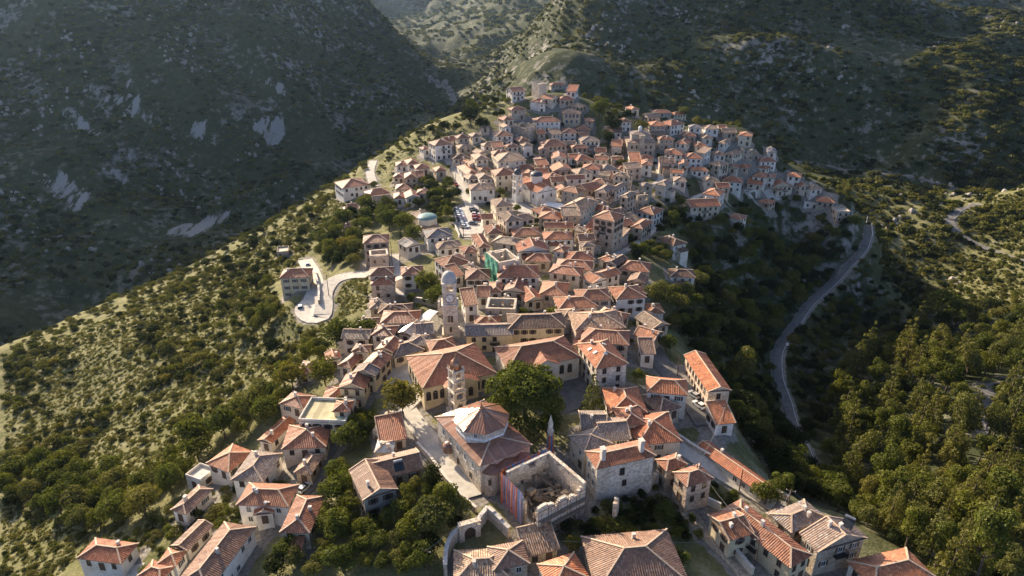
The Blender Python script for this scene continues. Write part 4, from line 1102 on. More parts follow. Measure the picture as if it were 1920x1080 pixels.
sh5, c, yaw, lx, ly, h, base = shell('c', [911, 473, 935, 493, 970, 482], 10, WALLM['c'], 409, 'netted_house', 'half-built house with green scaffold netting down one side', 0.5, 3, True, None, 'house')
m = MB()
for i in range(8):
    for k in range(6):
        f = lambda a, b: (-lx / 2 - 0.2 + (lx + 0.4) * a / 8, -ly / 2 - 0.5 - 0.22 * math.sin(a * 2.1 + b), -1 + 11.4 * b / 6)
        m.face([f(i, k), f(i + 1, k), f(i + 1, k + 1), f(i, k + 1)])
m.build('green_netting', GREENN, sh5, True)
# hilltop tower and teal-domed chapel
o, g = special('f', [997, 157, 1011, 160, 5], 8, 'f', 'f', 'l', 411, 'stone_tower', 'square pale stone tower standing on the village hilltop', 'tower', True)
o, (c, yaw, lx, ly, ze, base) = special('f', [788, 428, 822, 425, 10], 4, 'h', 't', 'c', 412, 'chapel', 'small chapel with round teal dome below the car park', 'church')
m = MB(); m.lathe([(4.2, ze - base - 0.5), (4.2, ze - base + 3.0)], 18); dm = m.build('drum', WALLM['c'], o); m = MB(); m.lathe([(4.4 * cx_, ze - base + 3.0 + 1.6 * sz) for cx_, sz in DOME], 20); m.build('dome', TEAL, dm, True)
# striped spire
x, y, z, _ = hit(1031, 852); sp = empty('stone_spire', (x, y, z), 0.3); sp.scale = (0.62, 0.62, 0.95); foot(x, y, 0, 1.5, 1.5)
m = MB(); m.lathe([(1.15, -2), (1.1, 7.0), (1.35, 7.1), (1.35, 7.5), (0.95, 7.6), (0.9, 9.2), (1.05, 9.3), (0.02, 12.2)], 10); m.build('shaft', TOWM, sp)
for k in range(10):
    a = 2 * math.pi * k / 10; b_ = 2 * math.pi * (k + 1) / 10; m = MB(); m.face([(1.5 * math.cos(a), 1.5 * math.sin(a), 0), (1.5 * math.cos(b_), 1.5 * math.sin(b_), 0), (1.3 * math.cos(b_), 1.3 * math.sin(b_), 6.4), (1.3 * math.cos(a), 1.3 * math.sin(a), 6.4)]); m.build('tarpaulin_strip', (TARPO, TARPB)[k % 2], sp)
tag(sp, 'slim stone spire with striped wrapping between church and plane tree', 'spire')
# white canopy
def quad_tent(px, hh, label):
    p = [Vector(hit(u, v, hh)[:3]) for u, v in px]; o_ = empty('canopy', p[0] - Vector((0, 0, hh)), 0); L0 = o_.location.copy(); m = MB(); n = 6
    for i in range(n):
        f = lambda s, t: (p[0] * (1 - s) * (1 - t) + p[1] * s * (1 - t) + p[2] * s * t + p[3] * (1 - s) * t) - L0 + Vector((0, 0, 0.5 * math.sin(math.pi * t)))
        for j in range(n): m.face([f(i / n, j / n), f((i + 1) / n, j / n), f((i + 1) / n, (j + 1) / n), f(i / n, (j + 1) / n)])
    m.build('cloth', CLOTH, o_, True)
    for q in p: m = MB(); b_ = q - L0; m.tube([(b_.x, b_.y, b_.z - hh - 1), (b_.x, b_.y, b_.z)], 0.07, 6); m.build('post', STEEL, o_)
    tag(o_, label, 'canopy'); FOOT.append((sum(q.x for q in p) / 4, sum(q.y for q in p) / 4, 0, 4, 4))
quad_tent([(784, 600), (806, 601), (822, 584), (806, 580)], 3.2, 'white cloth canopy over the terrace beside the clock tower')
quad_tent([(1018, 384), (1052, 392), (1058, 382), (1030, 378)], 3.0, 'white awning beside the white domed church')

# ------------------------------------------------------------------ smaller houses packed between the listed ones
FAp = np.array([[f[0], f[1], math.cos(f[2]), math.sin(f[2]), f[3], f[4], f[2]] for f in FOOT])
def clear_of(x, y, hx, hy, yaw):
    F_ = np.array([[f[0], f[1], math.cos(f[2]), math.sin(f[2]), f[3], f[4]] for f in FOOT])
    for sx in (-1, -0.33, 0.33, 1):
        for sy in (-1, -0.33, 0.33, 1):
            px_, py_ = x + sx * hx * math.cos(yaw) - sy * hy * math.sin(yaw), y + sx * hx * math.sin(yaw) + sy * hy * math.cos(yaw)
            dx, dy = px_ - F_[:, 0], py_ - F_[:, 1]; a = np.abs(dx * F_[:, 2] + dy * F_[:, 3]) - F_[:, 4]; b = np.abs(-dx * F_[:, 3] + dy * F_[:, 2]) - F_[:, 5]
            if ((a < 0.35) & (b < 0.35)).any(): return False
            i = min(max(np.searchsorted(GX, px_) - 1, 0), len(GX) - 2); j = min(max(np.searchsorted(GY, py_) - 1, 0), len(GY) - 2)
            if RD[j, i] < 0.8: return False
    return True
rf_ = random.Random(21); fill = 0
for poly, cnt in (([(860,290),(930,232),(1000,200),(1060,200),(1100,250),(1180,270),(1290,250),(1380,262),(1400,300),(1440,330),(1400,350),(1300,330),(1250,350),(1200,400),(1170,470),(1110,470),(980,480),(900,440),(905,390),(890,350)], 78), ([(840,500),(900,480),(1120,480),(1200,540),(1230,600),(1080,600),(960,590),(880,560)], 26), ([(690,600),(790,590),(830,640),(770,690),(700,700),(640,690)], 10)):
    wp = [hit(u, v)[:2] for u, v in poly]; A_ = np.array(wp); lo_, hi_ = A_.min(0), A_.max(0); got = 0
    for _ in range(cnt * 60):
        if got >= cnt: break
        x, y = rf_.uniform(lo_[0], hi_[0]), rf_.uniform(lo_[1], hi_[1])
        if not inpoly(np.array([x]), np.array([y]), wp)[0]: continue
        k = int(((FAp[:, 0] - x) ** 2 + (FAp[:, 1] - y) ** 2).argmin()); yw = FAp[k, 6] + rf_.uniform(-0.12, 0.12)
        lx_, ly_ = rf_.uniform(5.5, 10), rf_.uniform(5, 8)
        if not clear_of(x, y, lx_ / 2, ly_ / 2, yw): continue
        hh_ = rf_.choice((3.4, 4.2, 5.4, 6.2)); ze_ = h1(x, y) + hh_
        add_house('f', None, hh_, rf_.choice(('h', 'h', 'gx', 'gy', 'h', 's')), rf_.choice('orrrottbg'), rf_.choice('wwccsspl'), 600 + fill, geo=(Vector((x, y, ze_)), yw, lx_, ly_, ze_)); got += 1; fill += 1
# ------------------------------------------------------------------ free-standing walls
def stone_wall(px, h, t, mat, label, jag=0.15, seed=1, name='stone_wall', cap=True, step=2.0):
    L = smooth_line([(*hit(u, v)[:2], 0) for u, v in px], step); r = random.Random(seed); o_ = L[0].copy(); o_.z = h1(L[0].x, L[0].y); m = MB(); cp = MB()
    for p in L: p.z = h1(p.x, p.y)
    for i in range(len(L) - 1):
        a, b = L[i], L[i + 1]; d = (b - a); d.z = 0; n = Vector((-d.y, d.x, 0)).normalized() * t / 2; top = h - r.random() * jag
        q = [a - n, a + n, b + n, b - n]; lo = [v_ + Vector((0, 0, -1.5)) - o_ for v_ in q]; hi = [v_ + Vector((0, 0, top)) - o_ for v_ in q]
        for k in range(4): m.face([lo[k], lo[(k + 1) % 4], hi[(k + 1) % 4], hi[k]])
        m.face(hi)
        if cap:
            n2 = n * 1.25; q2 = [a - n2, a + n2, b + n2, b - n2]; l2 = [v_ + Vector((0, 0, top + 0.003)) - o_ for v_ in q2]; h2 = [v_ + Vector((0, 0, top + 0.14)) - o_ for v_ in q2]
            for k in range(4): cp.face([l2[k], l2[(k + 1) % 4], h2[(k + 1) % 4], h2[k]])
            cp.face(h2)
    e = empty(name, o_); m.build('masonry', mat, e)
    if cap: cp.build('coping', CHIM, e)
    return tag(e, label, 'wall')
stone_wall([(783, 838), (812, 872), (838, 906), (868, 940), (893, 962)], 1.5, 0.5, WALLM['l'], 'pale parapet wall curving beside the church lane', seed=2)
stone_wall([(836, 1085), (838, 1050), (850, 1022), (868, 1008)], 3.4, 0.7, WALLM['l'], 'stepped stone wall left of the arched garden gate', 0.6, 3)
stone_wall([(893, 1000), (908, 980), (915, 972), (940, 995), (955, 1010)], 3.2, 0.7, WALLM['l'], 'rubble wall between the arched garden gate and brown-roofed house', 0.6, 4)
stone_wall([(1268, 822), (1310, 848), (1352, 872), (1410, 902), (1480, 940)], 1.3, 0.55, WALLM['l'], 'long retaining wall edging the narrow lane by the red roof', 0.1, 5)
stone_wall([(589, 512), (598, 545), (599, 575)], 2.6, 0.6, WALLM['s'], 'stone retaining wall between the arms of the hairpin road', 0.3, 6)
stone_wall([(1180, 898), (1196, 905), (1215, 910), (1236, 905)], 3.6, 0.8, WALLM['l'], 'crumbling rubble wall in front of the two-chimneyed stone house', 2.2, 7, cap=False, step=1.0)
stone_wall([(1150, 985), (1152, 975), (1155, 968)], 6.0, 0.9, WALLM['l'], 'isolated broken stone pillar standing in the overgrown plot', 2.0, 8, cap=False, step=1.0)
stone_wall([(1364, 1022), (1382, 1048), (1410, 1082)], 2.2, 0.6, WALLM['c'], 'cream garden wall beside the cobbled footpath', 0.2, 9)
stone_wall([(1218, 920), (1206, 893), (1203, 884)], 5.0, 0.8, WALLM['l'], 'tall ragged wall stump beside the two-chimneyed stone house', 2.6, 10, cap=False, step=1.0)
stone_wall([(846, 398), (851, 420), (862, 446)], 1.2, 0.4, WALLM['w'], 'white parapet along the edge of the car park', 0.05, 11)
stone_wall([(940, 392), (970, 402), (1000, 406), (1016, 404)], 1.4, 0.5, WALLM['c'], 'retaining wall below the square of the white domed church', 0.1, 12)
stone_wall([(1626, 408), (1634, 425), (1636, 445)], 1.1, 0.4, WALLM['w'], 'pale guard wall at the top of the valley road', 0.05, 13)
stone_wall([(700, 562), (760, 566), (800, 572), (818, 578)], 2.2, 0.5, WALLM['s'], 'stone wall behind the low houses near the clock tower', 0.2, 14)
stone_wall([(968, 258), (985, 275), (1000, 295), (1010, 302)], 1.6, 0.5, WALLM['l'], 'pale terrace wall stepping down between the upper houses', 0.1, 15)
stone_wall([(1296, 925), (1320, 945), (1350, 958)], 2.0, 0.4, WALLM['w'], 'white terrace wall beside the pinkish stone house', 0.05, 16)
# garden gate
x, y, z, _ = hit(881, 1010); gt = empty('garden_gate', (x, y, z), 0.35); m = MB(); m.box(-2.3, -1.2, -0.5, 0.5, -1, 3.6); m.box(1.2, 2.3, -0.5, 0.5, -1, 3.6)
for k in range(8):
    a0, a1 = math.pi * k / 8, math.pi * (k + 1) / 8; x0, x1 = -1.2 * math.cos(a0), -1.2 * math.cos(a1); m.box(x0, x1, -0.5, 0.5, 2.4 + 1.2 * min(math.sin(a0), math.sin(a1)), 4.4)
m.box(-2.4, 2.4, -0.62, 0.62, 4.4, 4.7); m.build('arch', WALLM['l'], gt); m = MB(); m.box(-1.18, 1.18, -0.05, 0.05, -0.5, 3.3); m.build('gate_leaf', SHUTM, gt); tag(gt, 'arched stone garden gate with dark door below the church lane', 'gate')
x, y, z, _ = hit(1412, 368); gt = empty('arched_gateway', (x, y, z), -0.3); m = MB(); m.box(-2.6, -1.3, -0.4, 0.4, -1, 3.2); m.box(1.3, 2.6, -0.4, 0.4, -1, 3.2)
for k in range(8):
    a0, a1 = math.pi * k / 8, math.pi * (k + 1) / 8; x0, x1 = -1.3 * math.cos(a0), -1.3 * math.cos(a1); m.box(x0, x1, -0.4, 0.4, 1.9 + 1.3 * min(math.sin(a0), math.sin(a1)), 3.9)
m.build('arch', WALLM['w'], gt); tag(gt, 'white arched gateway among the shaded far houses', 'gate')

# ------------------------------------------------------------------ vehicles
CARC = {k: plain(k + '_car_paint', v, 0.25, 0.2, 0.05, 1, 0.6) for k, v in dict(white=(0.75, 0.75, 0.74), silver=(0.42, 0.43, 0.44), black=(0.02, 0.02, 0.022), red=(0.38, 0.03, 0.03), blue=(0.05, 0.08, 0.17), grey=(0.16, 0.165, 0.17), maroon=(0.17, 0.03, 0.035)).items()}
TYRE = plain('tyre_rubber', (0.02, 0.02, 0.02), 0.9); LAMP = plain('lamp_glass', (0.6, 0.6, 0.58), 0.2)
def prof(m, pr, y0, y1, mi=0):
    a = [(x, y0, z) for x, z in pr]; b = [(x, y1, z) for x, z in pr]; m.face(a, mi); m.face(b[::-1], mi)
    for i in range(len(pr)): j = (i + 1) % len(pr); m.face([a[i], b[i], b[j], a[j]], mi)
_c = {}
def car_meshes(van=False):
    if van in _c: return _c[van]
    top = 1.95 if van else 1.46; b = MB(); prof(b, [(-2.05, 0.35), (2.0, 0.35), (2.1, 0.62), (2.0, 0.88), (0.95, 0.98), (-1.95, 1.0), (-2.12, 0.8)], -0.86, 0.86)
    rf = MB(); prof(rf, [(-1.5, top - 0.06), (0.0 if not van else 0.5, top - 0.06), (-0.1 if not van else 0.4, top), (-1.4, top)], -0.66, 0.66)
    g = MB(); pr = [(-1.95, 1.0), (0.95, 0.98), (0.0 if not van else 0.5, top - 0.061), (-1.5, top - 0.061)]
    lo = [(-1.9, s * 0.83, 1.0) for s in (-1, 1)] + [(0.95, s * 0.83, 0.98) for s in (-1, 1)]; hi = [(-1.5, s * 0.66, top - 0.061) for s in (-1, 1)] + [(pr[2][0], s * 0.66, top - 0.061) for s in (-1, 1)]
    g.face([lo[0], lo[2], hi[2], hi[0]]); g.face([lo[3], lo[1], hi[1], hi[3]]); g.face([lo[2], lo[3], hi[3], hi[2]]); g.face([lo[1], lo[0], hi[0], hi[1]])
    w = MB(); w.lathe([(0.0, -0.1), (0.2, -0.11), (0.33, -0.1), (0.33, 0.1), (0.2, 0.11), (0.0, 0.1)], 12); h = MB(); h.box(-0.05, 0.05, -0.2, 0.2, -0.09, 0.09)
    gm = g.mesh('glazing'); gm.materials.append(GLASSM); wm = w.mesh('wheel'); wm.materials.append(TYRE); hm = h.mesh('headlight'); hm.materials.append(LAMP)
    _c[van] = (b, rf, gm, wm, hm, {}); return _c[van]
def car(u, v, ang, col, label, van=False, roof_z=None, group='parked cars'):
    b, rf, gm, wm, hm, cache = car_meshes(van); x, y, z, _ = hit(u, v, 0.5)
    best = None
    for (nm, mt, w, L, ln) in road_geo:
        k = min(L, key=lambda p: (p.x - x) ** 2 + (p.y - y) ** 2)
        if (k.x - x) ** 2 + (k.y - y) ** 2 < (w / 2 + 0.5) ** 2: best = k.z
    for nm, mt, poly, co in plaza_geo:
        if inpoly(np.array([x]), np.array([y]), poly)[0]: best = co[0] * x + co[1] * y + co[2]
    zz = best if best is not None else h1(x, y)
    if col not in cache:
        bm_, rm_ = b.mesh('body'), rf.mesh('roof'); bm_.materials.append(CARC[col]); rm_.materials.append(CARC[col]); cache[col] = (bm_, rm_)
    o_ = empty('van' if van else 'car', (x, y, zz + 0.02), ang)
    link('body', cache[col][0], o_); link('roof', cache[col][1], o_); link('glazing', gm, o_)
    for sx in (-1.28, 1.28):
        for sy in (-0.78, 0.78): link('wheel', wm, o_, loc=(sx, sy, 0.33), rot=(math.pi / 2, 0, 0))
    for sy in (-0.6, 0.6): link('headlight', hm, o_, loc=(2.06, sy, 0.68))
    tag(o_, label, 'van' if van else 'car', group)
cols = ['white', 'grey', 'white', 'silver', 'white', 'maroon', 'blue', 'black', 'white', 'silver', 'white']
oth = ['farthest', 'second', 'third', 'fourth', 'fifth', 'sixth', 'seventh', 'eighth', 'ninth', 'tenth', 'last']
for i, cc in enumerate(cols):
    t = i / 10; car(857.5 + 14.5 * t, 394 + 33 * t, -0.22, cc, f'{cc} car, {oth[i]} down the long row in the car park', group='cars in the car park')
for u, v, a, cc, lb in [(887, 393, 0.1, 'silver', 'silver car at the uphill entrance of the car park'), (890, 398, 0.1, 'black', 'black car behind the red cars in the car park'), (892, 403, 0.1, 'white', 'white car between the black and red cars in the car park'), (893, 408, 0.1, 'red', 'red car facing the long row in the car park'),
    (894, 413, 0.1, 'maroon', 'dark red car facing the long row in the car park'), (888, 420, -0.2, 'grey', 'dark car standing alone in the middle of the car park'), (1300, 742, 2.1, 'silver', 'silver car parked before the long red-roofed guest house'), (1310, 763, 2.1, 'white', 'white car parked on the street below the guest house'),
    (1338, 795, 2.2, 'grey', 'dark grey car parked near the power pole by the guest house'), (571, 916, 1.1, 'white', 'white pickup-like car on the lane between the lower houses'), (1477, 650, 1.2, 'white', 'white car driving on the shaded valley road'), (855, 346, -1.2, 'red', 'red car on the bright main street'), (577, 497, 1.9, 'silver', 'silver car on the upper arm of the hairpin road'),
    (616, 470, 1.0, 'grey', 'car')][:13]: car(u, v, a, cc, lb)
car(564, 580, 1.75, 'white', 'white van parked in the clearing by the hairpin bend', True)

hs_ = min((q for q in house_list if q['wall'] == 'l'), key=lambda q: math.hypot(q['u'] - 1130, q['v'] - 665)); c, yaw, lx, ly, ze, base, _ = hs_['rec']
for sx, sy in ((-0.25, -0.62), (0.1, -0.5), (0.45, -0.1), (-0.3, 0.3)):
    px_, py_ = sx * lx / 2, sy * ly / 2; m = MB(); zz = ze - base + hs_['tp'] * min(lx / 2 - abs(px_), ly / 2 - abs(py_)); on_x = lx / 2 - abs(px_) < ly / 2 - abs(py_); ang = math.atan(hs_['tp'])
    M = Matrix.Translation((px_, py_, zz + 0.12)) @ (Matrix.Rotation(math.copysign(ang, px_), 4, 'Y') if on_x else Matrix.Rotation(-math.copysign(ang, py_), 4, 'X')); m.box(-0.45, 0.45, -0.6, 0.6, 0, 0.12, 0, M); m.box(-0.36, 0.36, -0.5, 0.5, 0.12, 0.13, 1, M); m.build('skylight', [FRAMEW, LAMP], hs_['o'])
# ------------------------------------------------------------------ power poles and cables
poles = {}
def pole(u, v, label, h=8.5, arms=True, lean=0.0):
    x, y, z, _ = hit(u, v); o_ = empty('utility_pole', (x, y, z), rnd.uniform(-0.5, 0.9)); o_.rotation_euler[0] = lean
    m = MB(); m.tube([(0, 0, -1), (0, 0, h)], [0.17, 0.11], 7); m.build('post', WOODP, o_)
    if arms:
        m = MB(); m.box(-1.0, 1.0, -0.06, 0.06, h - 0.6, h - 0.45); m.build('crossarm', WOODP, o_)
        for xx in (-0.9, 0, 0.9): m = MB(); m.lathe([(0.05, 0), (0.09, 0.08), (0.05, 0.16), (0.07, 0.22), (0.0, 0.26)], 6, 0, (xx, 0, h - 0.45)); m.build('insulator', WHITEP, o_)
    tag(o_, label, 'pole', 'utility poles'); return Vector((x, y, z + h - 0.3))
PL = [pole(1411, 1078, 'dark timber power pole in the lower yard beside the yellow house', 10), pole(1299, 936, 'dark power pole in front of the pinkish stone house', 10), pole(1352, 815, 'power pole with crossarm below the guest house', 9), pole(1471, 975, 'power pole behind the grey-roofed stone house', 9),
      pole(617, 556, 'power pole at the hairpin road', 9), pole(736, 502, 'tall pole beside the pink three-storey house', 11, False), pole(869, 447, 'pole at the lower end of the car park', 9, False), pole(766, 620, 'power pole among the low roofs near the clock tower', 8), pole(1270, 706, 'street pole on the asphalt street', 7, False),
      pole(1110, 545, 'power pole behind the white gabled house', 8), pole(802, 1072, 'pole at the bottom of the garden slope', 6), pole(855, 352, 'pole beside the bright main street', 8, False), pole(1385, 925, 'slim pole along the narrow lane', 7, False), pole(1240, 330, 'tall pole near the stone domed church', 11, False)]
def cable(a, b, label, sag=1.2, n=12):
    m = MB(); p = [a.lerp(b, i / n) - Vector((0, 0, sag * 4 * (i / n) * (1 - i / n))) for i in range(n + 1)]; o0 = p[0].copy(); m.tube([q - o0 for q in p], 0.022, 4)
    tag(m.build('power_cable', STEEL, None, loc=o0), label, 'cable')
cable(PL[0], PL[1], 'cable from the lower yard pole to the pinkish house'); cable(PL[1], PL[2], 'cable from the pinkish house pole up to the guest house', 1.6); cable(PL[0], PL[3], 'cable from the lower yard pole over the yellow house'); cable(PL[10], Vector(hit(945, 880, 8)[:3]), 'cable rising from the garden slope to the church lane', 2.0)
cable(PL[4], PL[5], 'cable from the hairpin pole to the pink house'); cable(PL[0], PL[10] + Vector((20, 2, 1)), 'cable crossing the overgrown plots towards the garden slope', 1.0); cable(PL[7], PL[4], 'cable from the low roofs to the hairpin road', 1.5); cable(PL[3], Vector(hit(1640, 1010, 7)[:3]), 'cable passing behind the grey-roofed stone house')
cable(Vector(hit(585, 770, 6)[:3]), Vector(hit(330, 960, 6)[:3]), 'long cable sloping past the lower orange roofs', 1.2); cable(Vector(hit(690, 640, 6)[:3]), Vector(hit(600, 740, 7)[:3]), 'cable above the row of red roofs', 1.0)

# ------------------------------------------------------------------ roof equipment and heaps
def heater(hs_label, label, dx, dy, dz, ang=0.0):
    h = next(q for q in house_list if q['rec'] and math.hypot(q['u'] - hs_label[0], q['v'] - hs_label[1]) < 26); c, yaw, lx, ly, ze, base, _ = h['rec']
    o_ = empty('solar_heater', (c.x + dx, c.y + dy, ze + dz), ang); m = MB(); M = Matrix.Rotation(math.radians(32), 4, 'X'); m.box(-1.1, 1.1, -1.0, 1.0, -0.05, 0.05, 0, M); m.build('panel', GLASSM, o_)
    m = MB(); m.tube([(-1.0, 0.95, 0.95), (1.0, 0.95, 0.95)], 0.28, 10); m.build('tank', STEEL, o_); m = MB()
    for xx in (-0.9, 0.9): m.bar((xx, 0.9, -1.5), (xx, 0.9, 0.9), 0.06); m.bar((xx, -0.8, -1.5), (xx, -0.8, -0.5), 0.06)
    m.build('stand', STEEL, o_); tag(o_, label, 'solar heater', 'roof water heaters')
try:
    heater((1557, 1008), 'solar water heater on the grey gabled roof above the forest', 3.0, 1.0, 2.4, -0.7); heater((748, 890), 'solar water heater beside the brown gabled stone house', 1.5, -3.6, 2.2, 0.4); heater((1165, 672), 'solar water heater on the orange roof with skylights', 4.0, 2.0, 2.6)
except StopIteration: pass
x, y, z, _ = hit(822, 648); m = MB(); r = random.Random(6)
for i in range(120):
    a, q = r.uniform(0, 6.28), r.random() ** 0.6 * 6; s = r.uniform(0.15, 0.55); M = Matrix.Translation((q * math.cos(a), q * 0.6 * math.sin(a), 1.7 * (1 - q / 6.5))) @ Matrix.Rotation(r.uniform(0, 3), 4, 'Z') @ Matrix.Rotation(r.uniform(0, 3), 4, 'X'); m.box(-s, s, -s * .7, s * .7, -s * .5, s * .5, 0, M)
m.lathe([(6.5, -1.0), (4.5, 0.4), (2, 1.4), (0.0, 1.8)], 12); tag(m.build('rubble', DEB, None, loc=(x, y, z)), 'heap of brown rubble at the foot of the clock tower', 'rubble', kind='stuff'); foot(x, y, 0, 5, 4)
# ------------------------------------------------------------------ foliage prototypes
LEAF = {'green': leaf_mat('broad_leaf_green', (0.036, 0.045, 0.010), (0.172, 0.176, 0.040)),
        'olive': leaf_mat('olive_leaf', (0.048, 0.052, 0.017), (0.205, 0.19, 0.062)),
        'dark': leaf_mat('shade_darkened_leaf', (0.010, 0.015, 0.006), (0.048, 0.058, 0.017)),  # dark foliage, colour lowered further to deepen the shade on shaded slopes
        'yellow': leaf_mat('yellowing_leaf', (0.06, 0.056, 0.012), (0.22, 0.19, 0.045)),
        'scrub': leaf_mat('maquis_scrub_leaf', (0.040, 0.043, 0.015), (0.195, 0.178, 0.062)),
        'dry': leaf_mat('dry_grass_blade', (0.13, 0.115, 0.055), (0.33, 0.29, 0.16), 0.35)}
BARK = plain('grey_brown_bark', (0.12, 0.09, 0.065), 0.95)
def leaf_cloud(clumps, n, size, seed, mat, name='crown', flat=0.0, low=-0.35):
    r = np.random.RandomState(seed); cl = np.array(clumps, float); w = cl[:, 3] ** 2; w /= w.sum()
    k = r.choice(len(cl), n, p=w); d = r.normal(size=(n, 3)); d /= np.linalg.norm(d, axis=1)[:, None]
    d[:, 2] = np.where(d[:, 2] < low, -d[:, 2] * 0.6, d[:, 2]); d /= np.linalg.norm(d, axis=1)[:, None]
    rad = cl[k, 3] * (0.62 + 0.45 * r.rand(n) ** 0.6)
    c = cl[k, :3] + d * rad[:, None] * np.array([1, 1, 1 - flat])
    nr = d + r.normal(size=(n, 3)) * 0.42; nr /= np.linalg.norm(nr, axis=1)[:, None]
    t = np.cross(nr, r.normal(size=(n, 3))); t /= np.linalg.norm(t, axis=1)[:, None]; b = np.cross(nr, t)
    s = (size * (0.6 + 0.8 * r.rand(n)))[:, None]; e = (0.55 + 0.3 * r.rand(n))[:, None]
    v = np.stack([c - t * s, c - b * s * e + nr * s * 0.15, c + t * s, c + b * s * e + nr * s * 0.15], 1).reshape(-1, 3)
    me = bpy.data.meshes.new(name); me.vertices.add(4 * n); me.vertices.foreach_set('co', v.ravel())
    me.loops.add(4 * n); me.loops.foreach_set('vertex_index', np.arange(4 * n)); me.polygons.add(n); me.polygons.foreach_set('loop_start', np.arange(0, 4 * n, 4)); me.polygons.foreach_set('loop_total', np.full(n, 4))
    me.update(calc_edges=True); me.validate(); me.materials.append(mat); return me
def crown_clumps(seed, n=13, top=2.0, mid=1.02, spread=0.66, size=(0.34, 0.52)):
    r = random.Random(seed); out = [(0, 0, mid, 0.62)]
    for i in range(n):
        a = i * 2.399 + r.uniform(-0.4, 0.4); q = r.uniform(0.35, 1.0) * spread; zz = mid + r.uniform(-0.45, 0.62) * (1.25 - q)
        out.append((q * math.cos(a), q * math.sin(a), zz, r.uniform(*size)))
    return out
def trunk_mesh(h, rad, seed, limbs=5, top=0.95):
    r = random.Random(seed); m = MB(); p = [(0, 0, -0.6)]
    for k in range(1, 5): p.append((r.uniform(-.05, .05), r.uniform(-.05, .05), h * top * k / 4))
    m.tube(p, [rad * 1.3, rad, rad * 0.8, rad * 0.6, rad * 0.3], 7)
    for i in range(limbs):
        a = i * 2.4 + r.uniform(-.4, .4); z0 = h * r.uniform(0.45, 0.75)
        m.tube([(0, 0, z0), (0.3 * math.cos(a), 0.3 * math.sin(a), z0 + 0.2), (0.6 * math.cos(a), 0.6 * math.sin(a), z0 + 0.5)], [rad * 0.5, rad * 0.34, rad * 0.15], 5)
    me = m.mesh('trunk'); me.materials.append(BARK); return me
PROTO = {}   # kind -> list of (crown, trunk or None); crown radius about 1 unit
PROTO['round'] = [(leaf_cloud(crown_clumps(s), 2600, 0.058, s, LEAF[m]), trunk_mesh(1.2, 0.07, s)) for s, m in ((1, 'green'), (2, 'olive'), (3, 'green'), (4, 'yellow'), (5, 'dark'))]
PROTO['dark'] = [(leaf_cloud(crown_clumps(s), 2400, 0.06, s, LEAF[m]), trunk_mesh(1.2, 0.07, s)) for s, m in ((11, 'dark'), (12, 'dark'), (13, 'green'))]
def fir_clumps(seed):
    r = random.Random(seed); out = []
    for k in range(9):
        z = 0.5 + k * 0.36; q = (1.0 - k / 9.3) * 0.72
        for j in range(6 if k < 6 else 3):
            a = j * 1.05 + k * 0.7 + r.uniform(-.3, .3); out.append((q * math.cos(a), q * math.sin(a), z + r.uniform(-.1, .1), 0.30 * (1 - k / 13)))
    return out
PROTO['fir'] = [(leaf_cloud(fir_clumps(s), 2600, 0.055, s, LEAF[m], flat=0.35), trunk_mesh(3.2, 0.07, s, 0)) for s, m in ((21, 'olive'), (22, 'dark'), (23, 'olive'))]
PROTO['pine'] = [(leaf_cloud([(x * .8, y * .8, z * 1.5 + .3, q * 0.9) for x, y, z, q in crown_clumps(s, 15)], 3000, 0.053, s, LEAF[m]), trunk_mesh(2.2, 0.07, s)) for s, m in ((31, 'olive'), (32, 'olive'), (33, 'yellow'), (34, 'green'))]
PROTO['cypress'] = [(leaf_cloud([(0, 0, 0.4 + 0.33 * k, 0.34 * (1 - abs(k - 3) / 12)) for k in range(11)], 800, 0.06, 41, LEAF['dark']), trunk_mesh(1.0, 0.05, 41, 0))]
PROTO['bush'] = [(leaf_cloud([(x, y, z * 0.55 - 0.1, q) for x, y, z, q in crown_clumps(s, 8, size=(0.35, 0.55))], 1100, 0.072, s, LEAF[m], 'foliage', 0.15), None) for s, m in ((51, 'scrub'), (52, 'olive'), (53, 'green'), (54, 'dark'), (55, 'scrub'), (56, 'yellow'))]
PROTO['farbush'] = [(leaf_cloud([(x, y, z * 0.55 - 0.15, q) for x, y, z, q in crown_clumps(s, 6, size=(0.4, 0.6))], 130, 0.2, s, LEAF[m], 'foliage', 0.15), None) for s, m in ((61, 'scrub'), (62, 'olive'), (63, 'dark'))]
PROTO['tuft'] = [(leaf_cloud([(0, 0, 0.15, 0.6), (0.5, 0.2, 0.1, 0.45), (-0.4, 0.4, 0.12, 0.4)], 60, 0.2, s, LEAF[m], 'foliage', 0.4), None) for s, m in ((71, 'dry'), (72, 'scrub'), (73, 'dry'), (74, 'olive'))]

